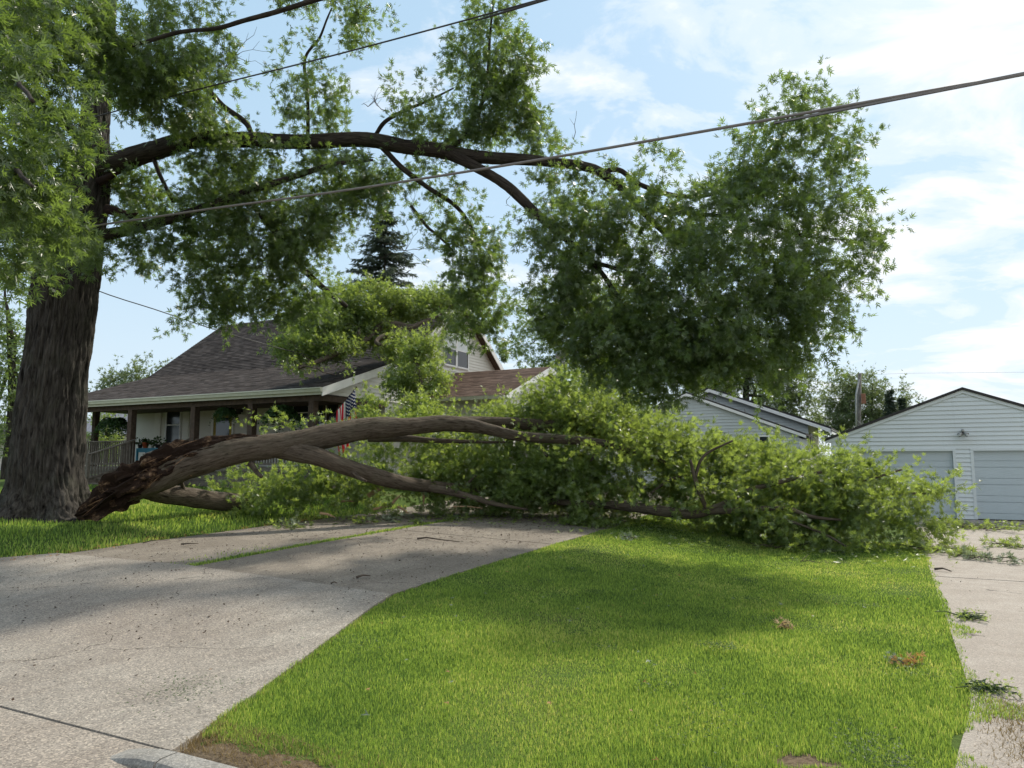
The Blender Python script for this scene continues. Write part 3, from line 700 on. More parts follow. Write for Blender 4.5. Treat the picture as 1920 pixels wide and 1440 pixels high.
# side wing with its own lower roof
WU, WVF, WRZ, WEV, WEZ = -11.75, 22.2, 5.28, 21.75, 3.92
lap_siding('wing_wall', 'u', WVF, -1, [(HU1 + 0.02, 0.4), (WU, 0.4), (WU, WEZ + 0.1), (HU1 + 0.02, WEZ + 0.1)], [], M['siding_cream'], house)
WBV, WBZ = 31.2, 3.62; ws = (WRZ - WEZ) / (RV - WEV)
lap_siding('wing_gable_wall', 'v', WU, 1, [(WVF, 0.3), (30.7, 0.3), (30.7, WBZ), (RV, WRZ - 0.12), (WVF, WEZ + ws * (WVF - WEV) - 0.12)], [], M['siding_cream'], house)
WA = WU + 0.35
deck('roof_deck', WEV, WEZ, RV, WRZ, 0.12, HU1 + 0.03, WA - 0.03, M['soffit'], house); deck('roof_deck', RV, WRZ, WBV, WBZ, 0.12, HU1 + 0.03, WA - 0.03, M['soffit'], house)
shingles('wing_roof', (HU1 + 0.02, WEV, WEZ), (WA, WEV, WEZ), (WA, RV, WRZ), (HU1 + 0.02, RV, WRZ), M['shingle_wing'], house, 0.14, 0.014)
shingles('wing_roof', (HU1 + 0.02, WBV, WBZ), (WA, WBV, WBZ), (WA, RV, WRZ), (HU1 + 0.02, RV, WRZ), M['shingle_wing'], house, 0.3)
rake(WA - 0.028, WEV, WEZ, RV, WRZ, 0.24, 0.03, 'trim', house); rake(WA - 0.028, RV, WRZ, WBV, WBZ, 0.24, 0.03, 'trim', house)
MB().prism([(HU1 + 0.03, WEV - 0.005, WEZ - 0.01), (HU1 + 0.03, WEV - 0.12, WEZ - 0.01), (HU1 + 0.03, WEV - 0.09, WEZ - 0.13), (HU1 + 0.03, WEV - 0.005, WEZ - 0.13)], (WA - HU1 - 0.06, 0, 0)).build('gutter', M['gutter'], house)
window_v('window', house, WVF - 0.016, -14.6, -13.4, 2.0, 3.3)
# leaning metal flue on the wing ridge
p = on_v(1062, 690, RV); q = on_v(1051, 668, RV)
b = MB(); b.tube([(p[0], p[1], WRZ - 0.1), (q[0], q[1], q[2])], 0.07, 10); b.lathe((q[0], q[1], q[2] - 0.12), [(0.10, 0), (0.19, 0.08), (0.20, 0.2), (0.14, 0.3), (0.03, 0.34)], 12)
b.build('roof_flue', M['metal_grey'], house, True)

# ------------------------------------------------------------------ the two-door garage on the right
gar = empty('garage', 'white two door garage, skylight blue put into its siding, with low gable at the end of the right drive', 'garage', (1.9, 28, 0))
GV, G0, G1, GP, GE, GZ = 25.6, -1.72, 5.52, 1.9, 2.42, 3.80
d1 = (on_v(1612, 900, GV)[0], on_v(1790, 900, GV)[0]); dzt = on_v(1700, 846, GV)[2]
d2 = (on_v(1828, 900, GV)[0], on_v(1828, 900, GV)[0] + (d1[1] - d1[0]))
lap_siding('front_wall', 'u', GV, -1, [(G0, 0.02), (G1, 0.02), (G1, GE), (GP, GZ), (G0, GE)], [(d1[0] - 0.07, d1[1] + 0.07, 0, dzt + 0.07), (d2[0] - 0.07, d2[1] + 0.07, 0, dzt + 0.07)], M['siding_skylit'], gar, 0.128, 0.032)
lap_siding('side_wall', 'v', G0, -1, [(GV, 0.02), (32.5, 0.02), (32.5, GE), (GV, GE)], [], M['siding_skylit'], gar, 0.128)
lap_siding('side_wall', 'v', G1, 1, [(GV, 0.02), (32.5, 0.02), (32.5, GE), (GV, GE)], [], M['siding_skylit'], gar, 0.128)
lap_siding('back_wall', 'u', 32.5, 1, [(G0, 0.02), (G1, 0.02), (G1, GE), (GP, GZ), (G0, GE)], [], M['siding_skylit'], gar, 0.25)
gs = (GZ - GE) / (GP - G0)
for sgn in (-1, 1):
    ue = GP + sgn * (GP - G0 + 0.22); ze = GE - gs * 0.22
    MB().prism([(GP, GV - 0.10, GZ + 0.012), (ue, GV - 0.10, ze + 0.012), (ue, GV - 0.10, ze + 0.085), (GP, GV - 0.10, GZ + 0.09)], (0, 7.3, 0)).build('roof', M['shingle_dark'], gar)
    MB().prism([(GP, GV - 0.06, GZ + 0.01), (ue - sgn*0.02, GV - 0.06, ze + 0.01), (ue - sgn*0.02, GV - 0.06, ze - 0.08), (GP, GV - 0.06, GZ - 0.085)], (0, 0.045, 0)).build('rake_board', M['siding_skylit'], gar)
for (a, c_) in (d1, d2):
    b = MB(); nsec = 4; hh = dzt / nsec; y = GV + 0.075
    b.box((a + 0.012, y + 0.02, 0.02), (c_ - 0.012, y + 0.05, dzt - 0.01))
    for k in range(nsec):
        z0 = 0.025 + k * hh
        for r0, r1 in ((0.0, 0.36), (0.36, 0.98)): b.box((a + 0.014, y, z0 + r0 * hh + 0.007), (c_ - 0.014, y + 0.0195, z0 + r1 * hh - 0.007))
    dr_ = b.build('garage_door', M['door_panel'], gar)
    b = MB()
    for lo, hi in (((a - 0.07, GV - 0.035, 0.02), (a + 0.008, GV + 0.12, dzt + 0.07)), ((c_ - 0.008, GV - 0.035, 0.02), (c_ + 0.07, GV + 0.12, dzt + 0.07)), ((a + 0.008, GV - 0.035, dzt), (c_ - 0.008, GV + 0.12, dzt + 0.07))): b.box(lo, hi)
    b.build('door_frame', M['siding_skylit'], gar)
    MB().box((a, GV + 0.07, 0.0), (c_, GV + 0.10, 0.03)).build('door_seal', M['pot_dark'], dr_)
for u in (G0 - 0.02, ): MB().box((u - 0.02, GV - 0.03, 0.02), (u + 0.06, GV + 0.06, GE)).build('corner_board', M['siding_skylit'], gar)
fl = on_v(1805, 812, GV - 0.05)
b = MB(); b.lathe((fl[0], GV - 0.05, fl[2] - 0.02), [(0.05, -0.03), (0.06, 0.0), (0.03, 0.05)], 10)
for s in (-1, 1):
    b.tube([(fl[0], GV - 0.06, fl[2]), (fl[0] + s * 0.05, GV - 0.14, fl[2] - 0.01), (fl[0] + s * 0.10, GV - 0.20, fl[2] - 0.06)], [0.018, 0.03, 0.065], 10)
b.lathe((fl[0], GV - 0.10, fl[2] + 0.03), [(0.035, 0), (0.045, 0.05), (0.02, 0.09)], 8)
flo = b.build('floodlight', M['metal_grey'], gar, True)
for s in (-1, 1): MB().lathe((fl[0] + s * 0.105, GV - 0.21, fl[2] - 0.085), [(0.02, 0), (0.055, 0.01), (0.06, 0.03)], 10).build('bulb', M['lamp_glass'], flo, True)

# ------------------------------------------------------------------ grey gabled outbuilding at the end of the house's drive
ob = empty('outbuilding', 'grey sided outbuilding with two stepped gables behind the fallen crown', 'garage', (-7.3, 31, float(gh(-7.3, 30))))
OV = 29.5; op = on_v(1289, 738, OV); oe = on_v(1512, 816, OV); hw = oe[0] - op[0]
lap_siding('front_wall', 'u', OV, -1, [(op[0] - hw + 0.25, 0.3), (oe[0] - 0.25, 0.3), (oe[0] - 0.25, oe[2] + 0.02), (op[0], op[2] - 0.08), (op[0] - hw + 0.25, oe[2] + 0.02)], [], M['siding_grey'], ob, 0.122, 0.028)
for s in (-1, 1):
    ue = op[0] + s * hw; sl_ = (op[2] - oe[2]) / hw
    MB().prism([(op[0], OV - 0.16, op[2]), (ue, OV - 0.16, oe[2]), (ue, OV - 0.16, oe[2] - 0.11), (op[0], OV - 0.16, op[2] - 0.11)], (0, 0.03, 0)).build('rake_board', M['trim'], ob)
    MB().prism([(op[0], OV - 0.14, op[2] + 0.06), (ue, OV - 0.14, oe[2] + 0.06), (ue, OV - 0.14, oe[2] - 0.02), (op[0], OV - 0.14, op[2] - 0.02)], (0, 3.4, 0)).build('roof', M['shingle_dark'], ob)
window_v('window', ob, OV - 0.014, on_v(1425, 830, OV)[0], on_v(1441, 830, OV)[0], 1.6, on_v(1430, 819, OV)[2])
for u in (op[0] - hw + 0.3, oe[0] - 0.3): MB().box((u - 0.05, OV + 0.0, 0.2), (u + 0.05, OV + 3.2, oe[2] - 0.1)).build('side_wall', M['siding_grey'], ob)
O2 = 32.8; q = on_v(1332, 731, O2); e = on_v(1560, 806, O2); hw2 = e[0] - q[0]
lap_siding('rear_gable_wall', 'u', O2, -1, [(q[0] - hw2 + 0.9, 0.3), (e[0] - 0.9, 0.3), (e[0] - 0.9, e[2] + 0.32), (q[0], q[2] - 0.03), (q[0] - hw2 + 0.9, e[2] + 0.32)], [], M['siding_grey'], ob, 0.122, 0.028)
for s in (-1, 1):
    ue = q[0] + s * hw2
    MB().prism([(q[0], O2 - 0.30, q[2] + 0.02), (ue, O2 - 0.30, e[2] + 0.02), (ue, O2 - 0.30, e[2] - 0.12), (q[0], O2 - 0.30, q[2] - 0.12)], (0, 0.03, 0)).build('rake_board', M['trim'], ob)
    MB().prism([(q[0], O2 - 0.27, q[2]), (ue, O2 - 0.27, e[2]), (ue, O2 - 0.27, e[2] - 0.06), (q[0], O2 - 0.27, q[2] - 0.06)], (0, 5, 0)).build('roof_soffit', M['soffit'], ob)
    MB().prism([(q[0], O2 - 0.28, q[2] + 0.10), (ue, O2 - 0.28, e[2] + 0.10), (ue, O2 - 0.28, e[2] + 0.022), (q[0], O2 - 0.28, q[2] + 0.022)], (0, 5, 0)).build('roof', M['shingle_dark'], ob)
    MB().box((min(ue, ue - s * 0.03), O2 - 0.30, e[2] - 0.16), (max(ue, ue - s * 0.03), O2 + 4.7, e[2] + 0.02)).build('eave_fascia', M['trim'], ob)
MB().box((e[0] - 0.95, O2 + 0.01, 0.2), (e[0] - 0.9, O2 + 4.6, e[2] + 0.3)).build('rear_side_wall', M['plaster'], ob)
MB().box((e[0] - 0.9, O2 + 0.6, e[2] - 0.75), (e[0] - 0.88, O2 + 1.5, e[2] - 0.1)).build('side_window', M['glass'], ob)
vp = on_v(1395, 768, O2 - 0.5); MB().tube([(vp[0], O2 - 0.32, vp[2] - 0.35), (vp[0], O2 - 0.32, vp[2] + 0.05)], 0.025, 8).build('vent_pipe', M['metal_grey'], ob)

# ------------------------------------------------------------------ neighbours seen past the trunk
nb = empty('neighbour_house', 'grey roofed neighbour house glimpsed through the porch', 'house', tuple(at(215, 800, 46) * np.array((1, 1, 0))))
c0 = at(230, 830, 46)
b = MB().box((c0[0] - 5, c0[1], 0), (c0[0] + 2.2, c0[1] + 7, c0[2] + 0.6)); b.build('wall', M['plaster'], nb)
MB().prism([(c0[0] - 5.4, c0[1] - 0.4, c0[2] + 0.5), (c0[0] - 5.4, c0[1] + 3.5, c0[2] + 3.2), (c0[0] - 5.4, c0[1] + 7.4, c0[2] + 0.5)], (8, 0, 0)).build('roof', M['roof_grey'], nb)
window_v('window', nb, c0[1] - 0.01, c0[0] - 1.2, c0[0] - 0.2, c0[2] - 1.2, c0[2] - 0.1)
sh = empty('neighbour_shed', 'pale plaster shed behind the big trunk at the left edge', 'shed', tuple(at(8, 860, 44) * np.array((1, 1, 0))))
c0 = at(8, 850, 44)
MB().box((c0[0] - 4, c0[1], 0), (c0[0] + 0.8, c0[1] + 4, c0[2] + 0.6)).build('wall', M['plaster'], sh)
MB().prism([(c0[0] - 4.3, c0[1] - 0.3, c0[2] + 0.6), (c0[0] - 4.3, c0[1] + 2, c0[2] + 1.9), (c0[0] - 4.3, c0[1] + 4.3, c0[2] + 0.6)], (5.4, 0, 0)).build('roof', M['shingle_dark'], sh)
# ------------------------------------------------------------------ foliage
def unit(a): return a / (np.linalg.norm(a, axis=-1, keepdims=True) + 1e-9)
LEAF5 = [  # pin-oak leaf: midrib blade and two pairs of pointed lobes, folded up a little along the midrib
    [(0, 0, 0), (0.45, 0.095, 0.03), (1.0, 0, -0.06), (0.45, -0.095, 0.03)],
    [(0.34, 0.0, 0.004), (0.47, 0.24, 0.08), (0.82, 0.44, 0.10), (0.55, 0.13, 0.04)],
    [(0.34, 0.0, 0.004), (0.55, -0.13, 0.04), (0.82, -0.44, 0.10), (0.47, -0.24, 0.08)],
    [(0.12, 0.0, 0.008), (0.20, 0.20, 0.06), (0.42, 0.46, 0.08), (0.33, 0.13, 0.05)],
    [(0.12, 0.0, 0.008), (0.33, -0.13, 0.05), (0.42, -0.46, 0.08), (0.20, -0.20, 0.06)]]
LEAF3 = [LEAF5[0], [(0.15, 0.0, 0.004), (0.36, 0.20, 0.08), (0.70, 0.46, 0.10), (0.46, 0.12, 0.04)], [(0.15, 0.0, 0.004), (0.46, -0.12, 0.04), (0.70, -0.46, 0.10), (0.36, -0.20, 0.08)]]
LEAF1 = [[(0, 0, 0), (0.45, 0.30, 0.05), (1.0, 0, -0.08), (0.45, -0.30, 0.05)]]
NEEDLE = [[(0, 0, 0), (0.5, 0.09, 0.02), (1.0, 0, -0.05), (0.5, -0.09, 0.02)]]
def leaf_geo(C_, A, L, shape, rng, upbias=0.5):
    N = len(C_); A = unit(A)
    n = unit(rng.normal(size=(N, 3)) + np.array((0, 0, upbias))); n = unit(n - A * np.sum(n * A, 1, keepdims=True)); S = np.cross(n, A)
    T = np.array(shape).reshape(-1, 3); LEAF_T[0] = len(T)
    curl = rng.uniform(-1.5, 2.5, N)[:, None]
    V = C_[:, None] + L[:, None, None] * (T[None, :, 0, None] * A[:, None] + T[None, :, 1, None] * S[:, None] + (T[None, :, 2] * curl)[..., None] * n[:, None])
    return V.reshape(-1, 3), np.arange(N * len(T)).reshape(-1, 4)
def sprays(blobs, K, L, rng, cull=0.36, nscale=1.2, m=12, seed=0, clamp=False, droop=0.25, lsr=(0.25, 0.62)):
    """blobs: rows (x, y, z, r_right, r_up, r_depth, cover). Returns leaf positions, axes and spray roots per blob."""
    Cs, As, roots = [], [], []
    for bi, (x, y, z, rx, ry, rd, cov) in enumerate(blobs):
        n = max(2, int(cov * K * math.pi * rx * ry))
        d = unit(rng.normal(size=(n, 3))) * rng.uniform(0, 1, (n, 1)) ** 0.42
        P = np.array((x, y, z)) + d[:, :1] * rx * RT + d[:, 1:2] * ry * UP + d[:, 2:] * rd * FH
        keep = fbm(P, nscale, seed, 2) > cull
        P = P[keep]; d = d[keep]
        if not len(P): continue
        out = d[:, :1] * RT + d[:, 1:2] * UP + d[:, 2:] * FH
        D_ = unit(out * 0.8 + rng.normal(size=P.shape) * 0.5 - np.array((0, 0, droop)))
        ls = (lsr[0] + (lsr[1] - lsr[0]) * rng.random(len(P)) ** 1.6) * (L / 0.15)
        mm = m; t = rng.uniform(0.05, 1.0, (len(P), mm))
        pos_ = P[:, None] + D_[:, None] * (t * ls[:, None])[..., None] + rng.normal(size=(len(P), mm, 3)) * 0.045 * (L / 0.15)
        ax = D_[:, None] * 0.55 + rng.normal(size=pos_.shape) * 0.55 - np.array((0, 0, droop * 0.9))
        Cs.append(pos_.reshape(-1, 3)); As.append(ax.reshape(-1, 3)); roots.append((P, D_, ls))
    C_ = np.concatenate(Cs); A = np.concatenate(As)
    if clamp:
        g = gh(C_[:, 0], C_[:, 1]) + rng.uniform(0.03, 0.14, len(C_)); C_[:, 2] = np.maximum(C_[:, 2], g)
        low = C_[:, 2] < g + 0.12; A[low, 2] = np.abs(A[low, 2]) * 0.3 + 0.05
    return C_, A, roots
def pblobs(rows):
    o = []
    for r in rows:
        px, py, D, rx, ry, rd = r[:6]; cov = r[6] if len(r) > 6 else 1.0
        o.append((*at(px, py, D), max(rx - 200 / D, rx * .5) * D / FPX, max(ry - 200 / D, ry * .5) * D / FPX, rd * .85, cov * min(1.6, (rx / max(rx - 200 / D, rx * .5)) ** .8)))
    return o
def twigs_mesh(name, blobs, roots, limbs, parent, rng, per=7, m='twig', r0=0.020):
    """Branchlets from the nearest limb into each leaf mass, and thin twigs out to its sprays."""
    LP = np.concatenate([l[:, :3] for l in limbs]); V, F, base = [], [], 0
    def add(P, rad, n=4):
        nonlocal base
        v, f = tube_geo(P, rad, n); V.append(v); F.append(f + base); base += len(v)
    for bl, (P, D_, ls) in zip(blobs, roots):
        c_ = np.array(bl[:3]); i = np.argmin(np.linalg.norm(LP - c_, axis=1)); s = LP[i]
        L = np.linalg.norm(c_ - s)
        mid = (s + c_) / 2 + rng.normal(size=3) * 0.12 * L + np.array((0, 0, 0.08 * L))
        t = np.linspace(0, 1, 7)[:, None]; path = (1 - t) ** 2 * s + 2 * t * (1 - t) * mid + t * t * c_
        path[1:-1] += rng.normal(size=(5, 3)) * 0.03 * min(L, 2)
        if L > 0.08: add(path, np.linspace(r0 * min(1.3, 0.5 + L * 0.5), r0 * 0.45, 7), 5)
        q = rng.choice(len(P), min(per, len(P)), False)
        for k in q:
            e = P[k] + D_[k] * ls[k]; st = path[rng.integers(2, 7)]
            md = (st + e) / 2 + rng.normal(size=3) * 0.08
            t5 = np.linspace(0, 1, 5)[:, None]; pt = (1 - t5) ** 2 * st + 2 * t5 * (1 - t5) * md + t5 * t5 * e
            add(pt, np.linspace(r0 * 0.42, 0.003, 5), 4)
    return tag(quads_mesh(name, np.concatenate(V), np.concatenate(F), M[m], parent, True), kind='stuff')
def crown(name, rows, matname, parent, limbs, K, L, shape, seed, world=False, per=7, clamp=False, cull=0.36, m=12, twig=True, r0=0.02, nscale=1.2, droop=0.25, lsr=(0.25, 0.62)):
    rng = np.random.default_rng(seed); bl = rows if world else pblobs(rows)
    C_, A, roots = sprays(bl, K, L, rng, cull, nscale, m, seed, clamp, droop, lsr)
    Ls = L * rng.uniform(0.6, 1.2, len(C_))
    V, Q = leaf_geo(C_, A, Ls, shape, rng)
    if clamp: V[:, 2] = np.maximum(V[:, 2], gh(V[:, 0], V[:, 1]) + 0.012)
    o = quads_mesh(name, V, Q, M[matname], parent)
    if twig and len(roots) == len(bl): twigs_mesh('twigs', bl, roots, limbs, parent, rng, per, 'twig', r0)
    return o, len(C_)

# ------------------------------------------------------------------ the big standing oak
base = at(86, 968, 15)
oak = empty('oak_tree', 'large standing oak with broad dark trunk and a long arching limb, at the left', 'tree', tuple(base))
def root_flare(a, z):
    k = np.clip((base[2] + 1.3 - z) / 1.4, 0, 1) ** 1.8
    return 1 + k * (0.06 + 0.19 * np.cos(5 * a + 0.7) + 0.11 * np.cos(3 * a + 2.1))
_, TP = bark_tube('trunk', [(84, 1004, 15, 95.9), (84, 978, 15, 84.6), (85, 955, 15, 74.3), (86, 915, 15, 62.8), (87, 870, 15, 59.3), (93, 800, 15, 55.8), (104, 700, 15, 53.1), (114, 620, 15, 53.1), (122, 550, 15, 54.9), (128, 500, 15, 54.9), (134, 450, 15, 53.1), (152, 395, 15.05, 44.2), (166, 340, 15.1, 37.2), (172, 290, 15.2, 30.1), (180, 220, 15.3, 23.9), (188, 130, 15.4, 20.4), (196, 50, 15.5, 17.7), (202, -60, 15.6, 14.2), (205, -200, 15.6, 8.8), (208, -330, 15.6, 3.5)],
    M['bark'], oak, 250, 0.04, 0.42, 8.0, 0.03, 4, False, 0.10, root_flare)
OL = [TP]
def oak_limb(rows, n=20, seed=0, wob=0.05, step=0.07, par=None, nm='limb', mt='bark_limb', lst=OL):
    rows = [(a, b_, c_, r * .80) for a, b_, c_, r in rows]
    _, P = bark_tube(nm, rows, M[mt], par or oak, n, step, 0.22, 5.0, wob, seed, False, 0.12); lst.append(P); return P
oak_limb([(160, 330, 15.1, 27), (215, 306, 15, 25), (290, 282, 15, 22), (360, 263, 14.9, 20), (450, 262, 14.9, 18), (560, 266, 14.8, 17), (680, 262, 14.8, 18), (760, 274, 14.7, 18), (850, 288, 14.7, 17), (950, 298, 14.6, 14),
    (1040, 304, 14.5, 12), (1100, 312, 14.5, 11), (1135, 328, 14.4, 11), (1165, 352, 14.4, 9), (1200, 392, 14.3, 8), (1240, 430, 14.2, 7), (1300, 480, 14, 5), (1360, 520, 13.8, 3)], 28, 1)
oak_limb([(1126, 323, 14.4, 7), (1160, 318, 14.4, 6.5), (1200, 345, 14.4, 6), (1270, 368, 14.3, 5.5), (1340, 362, 14.2, 5), (1390, 335, 14.2, 4.5), (1430, 310, 14.1, 4), (1460, 270, 14.1, 3.5), (1480, 205, 14, 2)], 14, 2)
oak_limb([(1200, 392, 14.3, 5), (1300, 400, 14.1, 5), (1400, 410, 13.9, 4), (1500, 440, 13.7, 3), (1590, 450, 13.6, 2)], 12, 3)
oak_limb([(835, 285, 14.7, 14), (890, 312, 14.5, 12), (950, 348, 14.4, 12), (1000, 395, 14.3, 11), (1050, 440, 14.2, 8), (1110, 490, 14, 6), (1160, 560, 14, 5), (1200, 640, 13.9, 3)], 18, 4)
oak_limb([(1110, 490, 14, 5), (1200, 520, 13.8, 5), (1300, 580, 13.5, 4), (1400, 620, 13.4, 3), (1500, 640, 13.4, 2)], 12, 5)
oak_limb([(150, 452, 15, 20), (220, 436, 14.9, 13), (300, 418, 14.8, 11), (380, 390, 14.7, 10), (460, 360, 14.6, 9), (540, 335, 14.5, 7), (620, 310, 14.5, 6), (700, 300, 14.5, 3)], 18, 6)
oak_limb([(715, 275, 14.8, 7), (760, 320, 14.9, 6.5), (800, 350, 15, 6), (850, 382, 15.1, 5), (880, 420, 15.2, 4), (900, 475, 15.3, 3), (912, 560, 15.4, 2)], 12, 7)
oak_limb([(770, 385, 15.1, 4), (800, 425, 15.2, 4), (820, 440, 15.2, 3), (850, 470, 15.3, 2)], 8, 8)
oak_limb([(470, 378, 14.7, 8), (520, 440, 15.2, 8), (558, 492, 15.8, 8), (600, 535, 16.3, 7), (650, 575, 17, 5)], 14, 9)
oak_limb([(845, 285, 14.7, 6), (880, 240, 14.7, 5), (905, 190, 14.7, 5), (915, 130, 14.7, 4), (920, 60, 14.7, 3), (925, 0, 14.7, 2)], 12, 10)
oak_limb([(905, 190, 14.7, 3), (940, 170, 14.7, 3), (975, 160, 14.6, 2)], 8, 11)
oak_limb([(705, 252, 14.8, 5), (722, 228, 14.7, 5), (755, 208, 14.7, 4), (800, 190, 14.7, 3), (850, 165, 14.7, 2)], 10, 12)
oak_limb([(577, 262, 14.9, 4.5), (576, 180, 14.9, 4), (572, 112, 14.8, 3.5), (600, 70, 14.8, 3), (622, 15, 14.7, 2)], 10, 13)
oak_limb([(195, 60, 15.5, 10), (260, 95, 15.5, 8), (330, 135, 15.4, 7), (380, 163, 15.3, 7), (420, 200, 15.2, 7), (458, 228, 15.1, 7), (470, 250, 15, 5)], 12, 14)
oak_limb([(200, -60, 15.6, 13), (450, -190, 13.6, 11), (640, -150, 12, 10), (715, -70, 11.2, 8), (660, -22, 11, 7), (590, 0, 11, 6.5), (520, 22, 11.1, 6), (460, 38, 11.2, 5.5), (400, 54, 11.4, 5), (330, 61, 11.6, 5), (250, 85, 11.8, 4.5), (180, 102, 12, 4), (110, 117, 12, 2.5)], 12, 15, 0.03)
oak_limb([(285, 290, 15, 5), (300, 330, 14.9, 5), (325, 378, 14.9, 4)], 10, 16)
oak_limb([(150, 260, 15.2, 12), (90, 200, 13.5, 10), (40, 160, 11, 8), (30, 150, 8.5, 6), (60, 190, 6.8, 5)], 14, 17)
oak_limb([(130, 420, 14.9, 10), (80, 380, 12.5, 8), (40, 340, 10, 7), (30, 320, 8, 6), (60, 350, 6.8, 4)], 12, 18)
b = MB(); p = at(203, 334, 14.55); b.tube([tuple(at(188, 340, 14.8)), tuple(at(206, 331, 14.5)), tuple(at(221, 324, 14.4))], [0.09, 0.065, 0.03], 10); b.build('broken_stub', M['torn'], oak, True)
b = MB(); b.tube([tuple(at(200, 392, 14.55)), tuple(at(222, 398, 14.5)), tuple(at(245, 405, 14.5)), tuple(at(262, 398, 14.5))], [0.10, 0.09, 0.06, 0.01], 9); b.build('torn_stub', M['torn'], oak, True)
